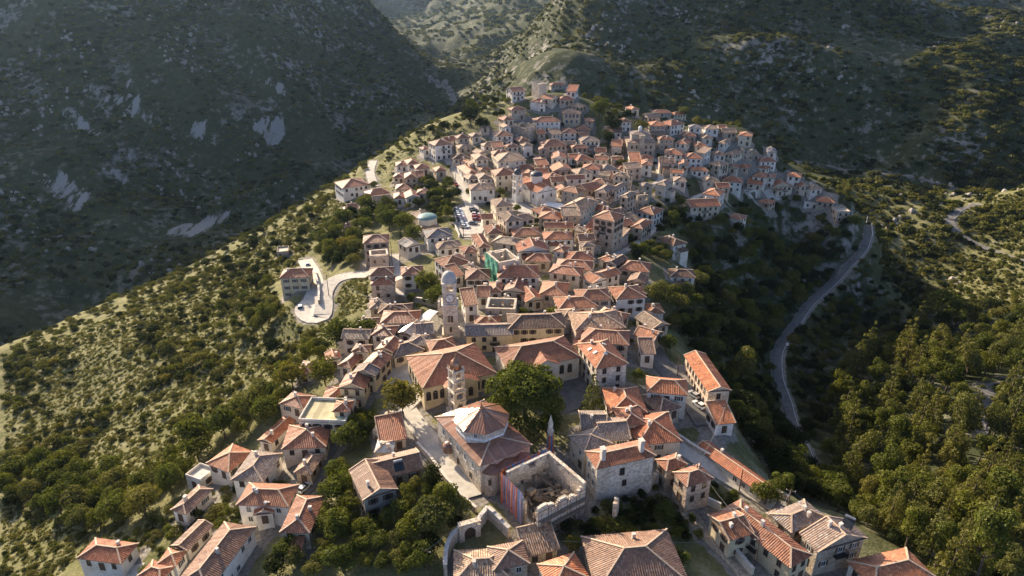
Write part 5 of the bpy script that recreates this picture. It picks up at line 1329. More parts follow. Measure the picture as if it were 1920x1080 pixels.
# ------------------------------------------------------------------ where things grow
rs = np.random.RandomState(11)
FA = np.array([(x, y, math.cos(a), math.sin(a), hx, hy) for x, y, a, hx, hy in FOOT])
def in_house(x, y, pad):
    dx = x - FA[:, 0]; dy = y - FA[:, 1]; lx = np.abs(dx * FA[:, 2] + dy * FA[:, 3]); ly = np.abs(-dx * FA[:, 3] + dy * FA[:, 2])
    return bool(((lx < FA[:, 4] + pad) & (ly < FA[:, 5] + pad)).any())
def road_d(x, y):
    i = min(max(np.searchsorted(GX, x) - 1, 0), len(GX) - 2); j = min(max(np.searchsorted(GY, y) - 1, 0), len(GY) - 2); return RD[j, i]
SCREE_PX = [[(95,310),(185,372),(150,400),(125,398),(100,350)], [(105,195),(150,210),(215,265),(205,270),(115,215)], [(228,148),(248,155),(288,225),(280,240),(245,225)], [(190,295),(205,300),(242,340),(225,355)],
    [(140,150),(200,180),(240,190),(235,205),(180,190)], [(350,230),(385,222),(395,245),(370,278),(355,260)], [(445,143),(500,150),(545,182),(530,188)], [(230,278),(265,295),(260,308),(235,300)], [(40,310),(85,330),(118,380),(95,372)],
    [(475,235),(535,225),(540,265),(505,278),(480,255)], [(60,170),(95,185),(80,200)], [(320,420),(420,395),(450,400),(380,440),(320,455)]]
SCREE = [[hit(u, v)[:2] for u, v in p] for p in SCREE_PX]
def on_scree(x, y):
    return any(bool(inpoly(np.array([x]), np.array([y]), p)[0]) for p in SCREE)
plants = []   # kind, x, y, z, radius, height scale, zone
PG = {}
def free(x, y, r):
    i, j = int(x // 6), int(y // 6)
    for a in range(i - 2, i + 3):
        for b in range(j - 2, j + 3):
            for (px, py, pr) in PG.get((a, b), ()):
                if (px - x) ** 2 + (py - y) ** 2 < (0.62 * (pr + r)) ** 2: return False
    return True
def put(kind, x, y, r, hs, zone, z=None):
    PG.setdefault((int(x // 6), int(y // 6)), []).append((x, y, r))
    plants.append((kind, x, y, h1(x, y) if z is None else z, r, hs, zone))
def scatter(zone, kinds, poly_px, count, rmin, rmax, pad=1.0, tries=14, world=None, hs=(0.85, 1.2), rpad=0.5, clump=0.0):
    poly = world or [hit(u, v)[:2] for u, v in poly_px]
    A = np.array(poly); lo, hi = A.min(0), A.max(0); got = 0
    for _ in range(count * tries):
        if got >= count: break
        x, y = lo + (hi - lo) * rs.rand(2)
        if not inpoly(np.array([x]), np.array([y]), poly)[0]: continue
        r = rmin + (rmax - rmin) * rs.rand() ** 1.6
        if clump:
            nn = noise.noise(Vector((x * 0.035, y * 0.035, 2.2))) + 0.6 * noise.noise(Vector((x * 0.09, y * 0.09, 7.2)))
            if nn < clump - 0.5 + rs.rand() * 0.35: continue
            r *= 1.0 + 0.5 * max(0.0, nn)
        if road_d(x, y) < r * 0.5 + rpad or in_house(x, y, r * 0.45 + pad - 0.6) or not free(x, y, r): continue
        put(kinds[rs.randint(len(kinds))], x, y, r, rs.uniform(*hs), zone); got += 1
def tree_at(kind, u, v, rpx, hs=1.0, zone='solo', rise=1.25):
    """crown centre at pixel (u, v)"""
    d0 = hit(u, v)[3]; r = rpx * d0 / FPX
    x, y, z, d = hit(u, v, rise * r * hs); r = rpx * d / FPX
    put(kind, x, y, r, hs, zone); return x, y, r
SOLO = [('round3', 752, 738, 42), ('fir0', 1112, 752, 26), ('round1', 1238, 545, 30), ('round1', 1272, 560, 24), ('pine0', 1392, 700, 32), ('round0', 800, 524, 26), ('round0', 815, 550, 22),
    ('round2', 632, 618, 32), ('round0', 682, 612, 26), ('round0', 606, 690, 30), ('round2', 655, 812, 32), ('round2', 672, 790, 24), ('round1', 812, 958, 42), ('round0', 1036, 586, 17), ('round0', 1100, 815, 12), ('round3', 1075, 1020, 20),
    ('round0', 758, 410, 22), ('round0', 775, 432, 19), ('cypress0', 752, 450, 10), ('dark0', 882, 208, 22), ('dark1', 905, 228, 16), ('round0', 500, 580, 22), ('round3', 488, 600, 18), ('round2', 1250, 640, 18), ('round2', 1222, 620, 12),
    ('round1', 1162, 303, 13), ('round1', 1283, 207, 12), ('round1', 1310, 218, 12), ('round1', 1205, 232, 14), ('round2', 640, 760, 22), ('round3', 1310, 1000, 12), ('round0', 1275, 1045, 20), ('round1', 700, 345, 10), ('round0', 880, 358, 9),
    ('round2', 1440, 920, 28), ('round0', 1470, 900, 24), ('round2', 1780, 565, 34), ('round0', 1145, 170, 12), ('round2', 1125, 200, 18), ('round4', 1150, 225, 18), ('round4', 1140, 255, 16)]
for k, u, v, rp in SOLO: tree_at(k, u, v, rp)
PLANE = tree_at('plane', 985, 722, 72, 1.0, 'plane', 1.15)
T = scatter
T('grove', ['round0', 'round2', 'round1', 'round3'], [(575,500),(590,450),(610,428),(680,398),(735,388),(760,440),(682,440),(675,505),(620,508)], 46, 3.0, 5.6)
T('belt', ['round0', 'round2', 'round1', 'round3', 'round0'], [(230,985),(300,890),(440,785),(540,712),(598,650),(618,690),(560,730),(522,790),(480,820),(395,850),(335,920),(300,965)], 150, 2.8, 5.6)
T('belt', ['round0', 'round1', 'round2'], [(5,860),(120,880),(260,900),(300,960),(180,1000),(60,960),(5,950)], 60, 2.6, 5.0)
T('garden', ['round0', 'round2', 'dark0', 'dark2', 'round1'], [(610,950),(625,890),(655,905),(680,950),(745,930),(800,895),(880,985),(820,1020),(800,1085),(510,1085),(560,1020),(600,1000)], 110, 2.0, 4.4)
T('garden', ['round0', 'round2', 'dark0'], [(640,850),(610,870),(640,820),(690,760),(705,800),(705,830)], 14, 2.0, 3.6)
T('garden', ['bush0', 'bush2', 'bush3', 'round0'], [(1110,950),(1150,930),(1235,900),(1290,950),(1300,1010),(1200,1010),(1110,1005),(1060,1000)], 110, 1.0, 2.8)
T('garden', ['bush2', 'round0', 'bush1'], [(1295,905),(1345,905),(1400,960),(1370,960),(1330,935)], 12, 0.9, 1.8)
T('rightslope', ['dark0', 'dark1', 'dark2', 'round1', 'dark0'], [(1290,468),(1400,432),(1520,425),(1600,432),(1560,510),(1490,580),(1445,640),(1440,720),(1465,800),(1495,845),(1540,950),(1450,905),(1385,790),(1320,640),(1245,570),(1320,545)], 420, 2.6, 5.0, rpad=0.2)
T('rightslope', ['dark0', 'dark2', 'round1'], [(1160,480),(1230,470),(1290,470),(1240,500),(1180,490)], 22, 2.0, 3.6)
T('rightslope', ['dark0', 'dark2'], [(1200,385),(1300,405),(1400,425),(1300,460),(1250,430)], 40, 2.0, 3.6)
T('forest', ['pine0', 'fir0', 'pine3', 'fir0', 'fir2', 'pine3', 'round0', 'fir2', 'pine1'], [(1545,900),(1560,760),(1610,680),(1700,640),(1780,600),(1960,600),(1960,1110),(1760,1110),(1660,1010),(1600,950)], 240, 3.2, 5.8, hs=(1.05, 1.55))
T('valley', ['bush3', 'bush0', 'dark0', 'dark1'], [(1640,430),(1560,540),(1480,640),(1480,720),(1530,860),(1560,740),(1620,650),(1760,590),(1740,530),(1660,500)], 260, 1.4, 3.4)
T('spur', ['bush0', 'bush1', 'bush4', 'bush5', 'bush2'], [(1650,440),(1770,400),(1860,372),(1950,365),(1950,600),(1760,570),(1660,500)], 420, 1.0, 3.0)
T('hill', ['round4', 'round1', 'dark0', 'round0', 'dark1'], [(1092,165),(1160,190),(1230,200),(1215,225),(1180,240),(1160,270),(1130,245),(1105,250),(1092,200)], 40, 2.0, 4.2)
T('hill', ['dark0', 'round1', 'dark2', 'round4'], [(840,235),(880,190),(930,185),(950,215),(935,250),(900,290),(860,290),(790,262),(800,245)], 44, 2.0, 4.0)
T('hill', ['round1', 'dark0', 'bush2'], [(1420,300),(1480,310),(1560,360),(1640,420),(1600,420),(1560,400),(1500,390),(1450,400),(1400,420),(1380,395),(1440,350)], 46, 1.6, 3.4)
T('village', ['round0', 'round1', 'dark0', 'bush2'], [(720,330),(800,250),(960,190),(1100,170),(1300,210),(1420,260),(1560,380),(1400,400),(1280,420),(1180,480),(1100,470),(900,470),(800,480),(760,400)], 150, 1.2, 2.8, 1.3)
T('village', ['round0', 'bush2'], [(680,560),(800,480),(1180,480),(1230,620),(1250,760),(1100,780),(760,660)], 60, 0.9, 2.2, 1.3)
T('village', ['dark0', 'round0', 'round1', 'dark2'], [(860,290),(1000,200),(1100,190),(1300,230),(1420,270),(1560,380),(1400,410),(1280,430),(1180,480),(1000,480),(890,440)], 110, 1.2, 2.6, 0.75, 40)
T('slope', ['round1', 'round0', 'round3'], [(330,560),(480,440),(600,395),(560,480),(520,500),(480,600),(560,640),(560,700),(400,700),(250,680)], 34, 2.0, 3.6)
T('slope', ['bush0', 'bush1', 'bush2', 'bush4', 'bush3', 'bush5', 'bush0'], [(8,676),(205,596),(400,496),(520,426),(600,372),(668,340),(640,420),(590,450),(560,500),(500,540),(560,610),(600,640),(550,705),(440,785),(300,890),(230,985),(60,990),(8,960)], 560, 0.8, 2.6, clump=0.34, tries=30)
T('slope', ['bush0', 'bush1', 'bush4'], [(2,1000),(100,1010),(230,1000),(260,1030),(180,1010),(100,1085),(2,1085)], 40, 0.7, 1.6)
T('slope', ['bush0', 'bush1', 'bush4', 'bush2', 'bush3'], [(8,676),(205,596),(400,496),(520,426),(600,372),(640,420),(560,500),(500,540),(560,610),(600,640),(550,705),(440,785),(300,890),(230,985),(60,990),(8,960)], 300, 0.6, 2.0, tries=20)
T('forest', ['pine0', 'round0', 'pine3', 'round2', 'bush2'], [(1560,930),(1640,930),(1905,1055),(1905,1095),(1780,1095),(1660,1012),(1590,962)], 110, 1.6, 4.2, tries=30)
SIL = [(0,660,290),(200,580,330),(400,480,370),(600,360,420),(700,300,440),(800,235,462)]
sp_ = [P(*q) for q in SIL]
T('slope', ['bush0', 'bush1', 'bush3', 'bush4', 'bush2'], None, 330, 1.0, 2.8, world=[(x - 4, y + 14) for x, y, z in sp_] + [(x + 14, y - 22) for x, y, z in sp_[::-1]])
T('spur', ['bush0', 'bush1', 'bush3', 'dark0', 'bush5'], None, 260, 1.2, 3.2, world=[(190, 395), (330, 400), (330, 530), (200, 520), (165, 480), (185, 440)])
T('forest', ['pine0', 'round0', 'pine3', 'round1'], [(1478,915),(1540,900),(1640,960),(1720,1010),(1810,1090),(1765,1090),(1650,1012),(1560,955)], 60, 2.6, 4.6)
T('rightslope', ['dark0', 'dark2', 'round1'], [(1248,605),(1285,640),(1370,760),(1440,880),(1480,910),(1420,760),(1340,620),(1300,590)], 90, 2.0, 4.0)
T('village', ['round0', 'round1', 'round2'], [(795,340),(845,348),(862,385),(846,425),(800,402),(770,380)], 40, 1.8, 3.4)
T('hill', ['round1', 'dark0', 'bush2', 'round4', 'dark1'], [(862,225),(900,186),(985,184),(1002,215),(950,242),(915,285),(870,290)], 70, 1.4, 3.6)
T('spur', ['bush0', 'bush3', 'bush4', 'bush1'], [(1640,430),(1770,396),(1860,370),(1950,362),(1950,600),(1760,570),(1640,500)], 420, 0.8, 2.2)
T('garden', ['bush2', 'bush1', 'bush0', 'round0'], [(240,1010),(330,960),(430,900),(520,880),(560,960),(480,1005),(420,1000),(300,1085),(200,1085)], 90, 0.7, 2.2, 0.8, 30)
T('hillback', ['bush0', 'bush3', 'bush1'], [(700,330),(720,310),(800,245),(870,215),(850,260),(790,290),(740,300)], 46, 1.0, 2.4)

# ------------------------------------------------------------------ individuals (the ones that show largest) and the rest
def app(p):
    u, v, d = pix(p[1], p[2], p[3] + p[4]); return p[4] / d if (-60 < u < 1980 and -30 < v < 1150) else -1
plants = [p for p in plants if app(p) > 0]
trees = sorted([p for p in plants if not p[0].startswith('bush') and p[0] != 'plane'], key=app, reverse=True)
bushes = sorted([p for p in plants if p[0].startswith('bush')], key=app, reverse=True)
ZTREE = {'grove': 'leafy round tree in the grove beside the pink three-storey house', 'belt': 'broad green tree in the belt below the lower left houses', 'garden': 'leafy garden tree among the lower houses',
    'rightslope': 'dark tree on the shaded slope above the winding valley road', 'forest': 'tall tree in the dense forest beyond the lower grey-roofed houses', 'valley': 'dark tree in the shaded valley bottom', 'hill': 'tree growing on the rocky hilltop of the village', 'village': 'small tree between the village houses',
    'slope': 'tree standing on the sunlit grassy gorge slope', 'hillback': 'tree at the gorge edge behind the village'}
ZBUSH = {'garden': 'low green bush in the overgrown plots by the ruins', 'valley': 'dark bush in the shaded valley bottom', 'spur': 'scrub bush on the sunlit spur with the curving road', 'hill': 'low bush on the wooded edge of the village hill', 'village': 'low bush between the village houses',
    'slope': 'rounded scrub bush on the sunlit grassy gorge slope', 'hillback': 'scrub bush on the gorge edge behind the village'}
ORD = ['', 'second ', 'third ', 'fourth ', 'fifth ', 'sixth ', 'seventh ', 'eighth ', 'ninth ', 'tenth ', 'eleventh ', 'twelfth ', 'thirteenth ', 'fourteenth ', 'fifteenth ', 'sixteenth ', 'seventeenth ', 'eighteenth ', 'nineteenth ', 'twentieth '] + ['twenty-%s ' % q for q in ('first', 'second', 'third', 'fourth', 'fifth', 'sixth', 'seventh', 'eighth', 'ninth')]
def kname(k): return {'r': 'broadleaf_tree', 'd': 'broadleaf_tree', 'f': 'fir_tree', 'p': 'pine_tree', 'c': 'cypress_tree', 'b': 'bush'}[k[0]]
solo_trees = []; bush_objs = []
def grow(p, i):
    kind = p[0]; base = kind.rstrip('0123456789'); crown, trunk = PROTO[base][int(kind[len(base):])]
    s = p[4]; rot = (0, 0, rnd.uniform(0, 6.28))
    if trunk is None:
        o = link('bush', crown, loc=(p[1], p[2], p[3]), rot=rot, scale=(s, s, s * p[5]))
        tag(o, None, 'bush', 'bushes: ' + p[6]); bush_objs.append((o, p))
    else:
        o = empty(kname(kind), (p[1], p[2], p[3]), rot[2]); o.scale = (s, s, s * p[5])
        link('crown', crown, o); link('trunk', trunk, o)
        solo_trees.append((o, p))
        if False:
            w = {'f': 'conical fir', 'p': 'loose-crowned pine', 'r': 'broadleaf', 'd': 'dark broadleaf', 'c': 'cypress'}[kind[0]]
            lab = ZTREE.get(p[6], 'tree on the hillside')
            if p[6] == 'forest': lab = {'f': 'conical fir in the dense forest below the winding valley road', 'p': 'tall loose pine in the dense forest below the winding valley road'}.get(kind[0], 'broadleaf tree in the dense forest below the winding valley road')
            tag(o, lab, 'tree', 'trees: ' + p[6])
NT, NB = 290, 290
solos = [p for p in trees if p[6] == 'solo']; others = [p for p in trees if p[6] != 'solo'][:NT - len(solos)]; rest_t = [p for p in trees if p[6] != 'solo'][NT - len(solos):]
for i, p in enumerate(solos + others + bushes[:NB]): grow(p, i)
# ------------------------------------------------------------------ instanced masses
def stuff(name, label, cat, protos, pts):
    """pts: x, y, z, scale, height factor"""
    a = np.array(pts, float)
    me = bpy.data.meshes.new(name); me.vertices.add(len(a)); me.vertices.foreach_set('co', a[:, :3].ravel())
    at = me.attributes.new('scl', 'FLOAT_VECTOR', 'POINT'); at.data.foreach_set('vector', np.stack([a[:, 3], a[:, 3], a[:, 3] * a[:, 4]], 1).ravel())
    o = link(name, me); tag(o, label, cat, kind='stuff')
    ng = bpy.data.node_groups.new(name, 'GeometryNodeTree')
    ng.interface.new_socket('Geometry', in_out='INPUT', socket_type='NodeSocketGeometry'); ng.interface.new_socket('Geometry', in_out='OUTPUT', socket_type='NodeSocketGeometry')
    gi = ng.nodes.new('NodeGroupInput'); go = ng.nodes.new('NodeGroupOutput'); ip = ng.nodes.new('GeometryNodeInstanceOnPoints'); g2 = ng.nodes.new('GeometryNodeGeometryToInstance')
    for meshes in protos:
        for q in meshes if isinstance(meshes, tuple) else (meshes,):
            if q is None: continue
            ob = bpy.data.objects.new('source_' + q.name, q); n = ng.nodes.new('GeometryNodeObjectInfo'); n.inputs[0].default_value = ob; n.transform_space = 'ORIGINAL'
            ng.links.new(n.outputs['Geometry'], g2.inputs[0])
    na = ng.nodes.new('GeometryNodeInputNamedAttribute'); na.data_type = 'FLOAT_VECTOR'; na.inputs[0].default_value = 'scl'
    rv = ng.nodes.new('FunctionNodeRandomValue'); rv.data_type = 'FLOAT_VECTOR'; rv.inputs[0].default_value = (-0.12, -0.12, 0); rv.inputs[1].default_value = (0.12, 0.12, 6.283)
    ri = ng.nodes.new('FunctionNodeRandomValue'); ri.data_type = 'INT'; ri.inputs[4].default_value = 0; ri.inputs[5].default_value = max(0, len(protos) - 1); ri.inputs['Seed'].default_value = 3
    ng.links.new(gi.outputs[0], ip.inputs['Points']); ng.links.new(g2.outputs[0], ip.inputs['Instance']); ip.inputs['Pick Instance'].default_value = True
    ng.links.new(ri.outputs[2], ip.inputs['Instance Index']); ng.links.new(rv.outputs[0], ip.inputs['Rotation']); ng.links.new(na.outputs[0], ip.inputs['Scale']); ng.links.new(ip.outputs[0], go.inputs[0])
    md = o.modifiers.new('scatter', 'NODES'); md.node_group = ng
    return o
pt = lambda p: (p[1], p[2], p[3], p[4], p[5])
stuff('undergrowth', 'scrub covering the slopes between the larger bushes', 'scrub', [c for c, _ in PROTO['bush'][:5]], [pt(p) for p in bushes[NB:]])
stuff('distant_woodland', 'smaller trees merging into woodland on the slopes', 'woodland', [c for c, _ in PROTO['round'][:3] + PROTO['dark'][:2]], [pt(p) for p in rest_t])
# low dry tufts on the gorge slope and the spur
pts = []
for poly, n, s0, s1 in (([(8,676),(205,596),(400,496),(520,426),(600,372),(668,340),(640,420),(590,450),(560,500),(500,540),(560,610),(600,640),(550,705),(440,785),(300,890),(230,985),(100,1085),(2,1085),(8,960)], 15000, 0.35, 1.0),
                ([(1650,440),(1770,400),(1860,372),(1950,365),(1950,600),(1760,570),(1660,500)], 3500, 0.4, 1.1), ([(620,530),(690,520),(690,580),(640,600),(600,640),(560,640),(600,600)], 700, 0.4, 0.9),
                ([(640,420),(700,300),(800,240),(860,290),(760,340),(700,390)], 700, 0.3, 0.8), ([(900,190),(990,180),(1000,215),(940,240)], 260, 0.3, 0.7)):
    w = [hit(u, v)[:2] for u, v in poly]; A = np.array(w); lo, hi = A.min(0), A.max(0); q = lo + (hi - lo) * rs.rand(n * 3, 2); m = inpoly(q[:, 0], q[:, 1], w); q = q[m][:n]
    z = height(q[:, 0], q[:, 1])
    for (x, y), zz in zip(q, z):
        if road_d(x, y) > 0.6 and not in_house(x, y, 0.2): pts.append((x, y, zz, rs.uniform(s0, s1), rs.uniform(0.6, 1.3)))
stuff('grass', 'dry grass and low herbs covering the open slopes', 'grass', [c for c, _ in PROTO['tuft']], pts)
# maquis on the mountains
n = 80000
Q = np.stack([rs.uniform(-1100, 1150, n), rs.uniform(330, 1500, n)], 1)
zq = height(Q[:, 0], Q[:, 1]); U, V, D = pix(Q[:, 0], Q[:, 1], zq)
nz = np.array([noise.noise(Vector((x * 0.012, y * 0.012, 1.7))) + 0.5 * noise.noise(Vector((x * 0.05, y * 0.05, 4.7))) for x, y in Q])
keep = (U > -120) & (U < 2040) & (V > -140) & (V < 720) & (D > 380) & (nz > -0.45 + 0.35 * rs.rand(n))
sc_m = np.zeros(n, bool)
for p in SCREE: sc_m |= inpoly(Q[:, 0], Q[:, 1], p)
keep &= ~sc_m
ridge_zone = (np.abs(Q[:, 0] - 30) < 190) & (Q[:, 1] < 462)
left_zone = (Q[:, 0] < -60) & (Q[:, 0] > -230) & (Q[:, 1] < 430)
spur_zone = (Q[:, 0] > 190) & (Q[:, 1] < 520)
keep &= ~ridge_zone & ~left_zone
Q = Q[keep]; zq = zq[keep]; nz = nz[keep]
pts = [(x, y, z - 0.4, s, e) for (x, y), z, s, e in zip(Q, zq, rs.uniform(1.4, 4.2, len(Q)) * (0.8 + 0.5 * np.clip(nz, -0.5, 0.7)) * np.where(Q[:, 0] > 250, 1.3, 1.0), rs.uniform(0.7, 1.15, len(Q))) if road_d(x, y) > s * 0.6]
stuff('mountain_maquis', 'dense scrub forest covering the mountainsides round the village', 'scrub forest', [c for c, _ in PROTO['farbush']], pts)
n = 9000
Q = np.stack([rs.uniform(-1400, 1400, n), rs.uniform(1300, 2900, n)], 1); zq = height(Q[:, 0], Q[:, 1])
stuff('far_forest', 'hazy forest on the farthest mountain slopes', 'forest', [c for c, _ in PROTO['farbush']], [(x, y, z - 0.5, rs.uniform(4, 9), 0.9) for (x, y), z in zip(Q, zq)])
# limestone outcrops and boulders
def rock_mesh(seed):
    r = random.Random(seed); m = MB(); R = []
    for i, (rad, z) in enumerate(((0.9, -0.4), (1.0, 0.1), (0.75, 0.55), (0.3, 0.85))): R.append([(rad * r.uniform(0.6, 1.15) * math.cos(k * 1.047), rad * r.uniform(0.6, 1.15) * math.sin(k * 1.047) * 0.8, z + r.uniform(-0.18, 0.18)) for k in range(6)])
    for i in range(3):
        for k in range(6): m.face([R[i][k], R[i][(k + 1) % 6], R[i + 1][(k + 1) % 6], R[i + 1][k]])
    m.face(R[3]); me = m.mesh('outcrop'); me.materials.append(LIME); return me
LIME = wall_mat('grey_limestone', (0.40, 0.375, 0.335)); n = 26000
Q = np.stack([rs.uniform(-900, 900, n), rs.uniform(380, 1250, n)], 1); zq = height(Q[:, 0], Q[:, 1])
nz = np.array([noise.noise(Vector((x * 0.014 + 31, y * 0.014, 5.7))) + 0.55 * noise.noise(Vector((x * 0.05, y * 0.05, 14.7))) for x, y in Q])
keep = (nz > 0.50 - 0.12 * rs.rand(n)) & ~((np.abs(Q[:, 0] - 30) < 190) & (Q[:, 1] < 500)) & ~((Q[:, 0] < -60) & (Q[:, 0] > -230) & (Q[:, 1] < 430)); Q = Q[keep]; zq = zq[keep]
stuff('boulders', 'pale limestone outcrops scattered over the dark mountainsides', 'rocks', [rock_mesh(s) for s in (1, 2, 3)], [(x, y, z, rs.uniform(0.8, 3.2), rs.uniform(0.6, 1.3)) for (x, y), z in zip(Q, zq)])
# the great plane tree by the school
px_, py_, pr_ = PLANE
cl = []
r_ = random.Random(5)
for i in range(34):
    a = i * 2.399; q = 0.82 * math.sqrt((i + 0.5) / 34); cl.append((q * math.cos(a), q * math.sin(a), 0.72 + 0.72 * math.sqrt(max(0, 1 - q * q)) + r_.uniform(-0.16, 0.12), r_.uniform(0.2, 0.32)))
for i in range(16):
    a = i * 2.399 + 1; cl.append((0.78 * math.cos(a), 0.78 * math.sin(a), 0.5 + r_.uniform(-0.2, 0.2), r_.uniform(0.22, 0.3)))
cl.append((0, 0, 0.85, 0.75))
pl = empty('plane_tree', (px_, py_, h1(px_, py_)), 0.4); pl.scale = (pr_, pr_, pr_)
link('crown', leaf_cloud(cl, 15000, 0.036, 77, leaf_mat('plane_tree_leaf', (0.045, 0.055, 0.012), (0.20, 0.20, 0.045), 0.4)), pl); link('trunk', trunk_mesh(1.2, 0.06, 77, 7), pl)
tag(pl, 'great dense plane tree beside the cream school and the octagonal-roofed church', 'tree')
# ------------------------------------------------------------------ ground sheet
def build_ground():
    paved = np.zeros(MX.shape)
    for x, y, a, hx, hy in FOOT:
        i0, i1 = np.searchsorted(GX, (x - hx - hy - 8, x + hx + hy + 8)); j0, j1 = np.searchsorted(GY, (y - hx - hy - 8, y + hx + hy + 8))
        sx, sy = MX[j0:j1, i0:i1] - x, MY[j0:j1, i0:i1] - y; ca, sa = math.cos(a), math.sin(a)
        d = np.maximum(np.abs(sx * ca + sy * sa) - hx, np.abs(-sx * sa + sy * ca) - hy)
        paved[j0:j1, i0:i1] = np.maximum(paved[j0:j1, i0:i1], np.clip(1 - (d - 0.5) / 3.0, 0, 1))
    paved = np.maximum(paved, np.clip(1 - RD / 2.5, 0, 1) * (RD < 50))
    scree = np.zeros(MX.shape)
    for p in SCREE: scree[inpoly(MX, MY, p)] = 1.0
    k = scree.copy()
    for a in (-1, 0, 1):
        for b in (-1, 0, 1): k += np.roll(np.roll(scree, a, 0), b, 1)
    scree = k / 10
    dry = ((MX < 0) & (MX > -270) & (MY < 480)).astype(float) * np.clip((HZ + 85) / 20, 0, 1)
    dry = np.maximum(dry, np.clip((MX - 195) / 25, 0, 1) * (MY > 330) * (MY < 560) * (MX < 430) * 0.7)
    dry = np.maximum(dry, np.clip((480 - MY) / 60, 0, 1) * np.clip(1 - np.abs(MX - 20) / 110, 0, 1))
    ny, nx = MX.shape; me = bpy.data.meshes.new('terrain')
    v = np.stack([MX, MY, HZ], -1).reshape(-1, 3); me.vertices.add(len(v)); me.vertices.foreach_set('co', v.ravel())
    j, i = np.meshgrid(np.arange(ny - 1), np.arange(nx - 1), indexing='ij'); a = (j * nx + i).ravel(); q = np.stack([a, a + 1, a + nx + 1, a + nx], 1)
    me.loops.add(q.size); me.loops.foreach_set('vertex_index', q.ravel()); me.polygons.add(len(q)); me.polygons.foreach_set('loop_start', np.arange(0, q.size, 4)); me.polygons.foreach_set('loop_total', np.full(len(q), 4))
    me.update(calc_edges=True); me.polygons.foreach_set('use_smooth', np.ones(len(q), bool))
    for nm, arr in (('paved', paved), ('scree', scree), ('dry', dry)):
        at = me.attributes.new(nm, 'FLOAT', 'POINT'); at.data.foreach_set('value', arr.ravel())
    m, nt, b = nodes('hillside_ground'); geo = N(nt, 'ShaderNodeNewGeometry'); pos = geo.outputs['Position']
    def attr(n): a_ = N(nt, 'ShaderNodeAttribute'); a_.attribute_name = n; return a_.outputs['Fac']
    n1 = noisen(nt, pos, 0.02, 6, 0.6); n2 = noisen(nt, pos, 0.14, 6, 0.65); n3 = noisen(nt, pos, 1.1, 5, 0.7)
    scrub = ramp(nt, n2, [(0.3, (0.026, 0.034, 0.015)), (0.5, (0.052, 0.060, 0.026)), (0.66, (0.090, 0.088, 0.046))])
    rock = ramp(nt, n3, [(0.25, (0.17, 0.155, 0.135)), (0.7, (0.42, 0.39, 0.35))])
    sx = N(nt, 'ShaderNodeSeparateXYZ'); nt.links.new(geo.outputs['Normal'], sx.inputs[0])
    steep = ramp(nt, sx.outputs[2], [(0.62, (1, 1, 1)), (0.86, (0, 0, 0))])
    rk = mathn(nt, 'MULTIPLY', ramp(nt, mathn(nt, 'ADD', mathn(nt, 'MULTIPLY', n2, 0.6), mathn(nt, 'MULTIPLY', n1, 0.5)), [(0.575, (0, 0, 0)), (0.65, (1, 1, 1))]), mathn(nt, 'ADD', 0.35, mathn(nt, 'MULTIPLY', steep, 0.65)))
    c = mixc(nt, rk, scrub, rock)
    dryc = ramp(nt, mathn(nt, 'ADD', mathn(nt, 'MULTIPLY', n2, 0.55), mathn(nt, 'MULTIPLY', n3, 0.45)), [(0.3, (0.065, 0.074, 0.026)), (0.44, (0.14, 0.138, 0.055)), (0.56, (0.225, 0.208, 0.10)), (0.72, (0.33, 0.295, 0.185))])
    c = mixc(nt, mathn(nt, 'MULTIPLY', attr('dry'), 0.95), c, dryc)
    scol = ramp(nt, n3, [(0.25, (0.22, 0.205, 0.18)), (0.7, (0.40, 0.375, 0.34))])
    mpS = N(nt, 'ShaderNodeMapping'); mpS.inputs['Scale'].default_value = (0.11, 0.022, 0.03); nt.links.new(pos, mpS.inputs[0]); nS = noisen(nt, mpS.outputs[0], 1.0, 6, 0.7)
    sm = ramp(nt, mathn(nt, 'ADD', attr('scree'), mathn(nt, 'MULTIPLY', mathn(nt, 'SUBTRACT', nS, 0.58), 3.6)), [(0.42, (0, 0, 0)), (0.58, (1, 1, 1))])
    c = mixc(nt, sm, c, scol)
    pav = ramp(nt, n3, [(0.25, (0.13, 0.115, 0.09)), (0.5, (0.25, 0.225, 0.19)), (0.75, (0.40, 0.37, 0.32))])
    pm = ramp(nt, mathn(nt, 'ADD', attr('paved'), mathn(nt, 'MULTIPLY', mathn(nt, 'SUBTRACT', n2, 0.5), 1.1)), [(0.45, (0, 0, 0)), (0.6, (1, 1, 1))])
    c = mixc(nt, pm, c, pav)
    nt.links.new(c, b.inputs['Base Color']); b.inputs['Roughness'].default_value = 0.95; b.inputs['Specular IOR Level'].default_value = 0.1
    bp = N(nt, 'ShaderNodeBump'); bp.inputs['Strength'].default_value = 0.8; bp.inputs['Distance'].default_value = 1.2
    hsum = mathn(nt, 'ADD', n2, mathn(nt, 'MULTIPLY', n3, 0.35)); nt.links.new(hsum, bp.inputs['Height']); nt.links.new(bp.outputs[0], b.inputs['Normal'])
    me.materials.append(m); o = link('terrain', me); tag(o, 'scrubby mountain terrain with the village ridge and gorge', 'hillside', kind='structure')
build_ground()
# ------------------------------------------------------------------ hazy air
def haze():
    m = bpy.data.materials.new('hazy_air'); m.use_nodes = True; nt = m.node_tree; nt.nodes.clear()
    out = nt.nodes.new('ShaderNodeOutputMaterial'); pv = nt.nodes.new('ShaderNodeVolumePrincipled')
    pv.inputs['Color'].default_value = (0.50, 0.72, 1.0, 1); pv.inputs['Density'].default_value = 0.00003; pv.inputs['Anisotropy'].default_value = 0.62
    nt.links.new(pv.outputs[0], out.inputs['Volume'])
    b = MB(); b.box(-1620, 1620, -120, 3100, -170, 470); o = b.build('haze', m); tag(o, 'thin bluish haze filling the mountain air', 'haze', kind='stuff')
haze()
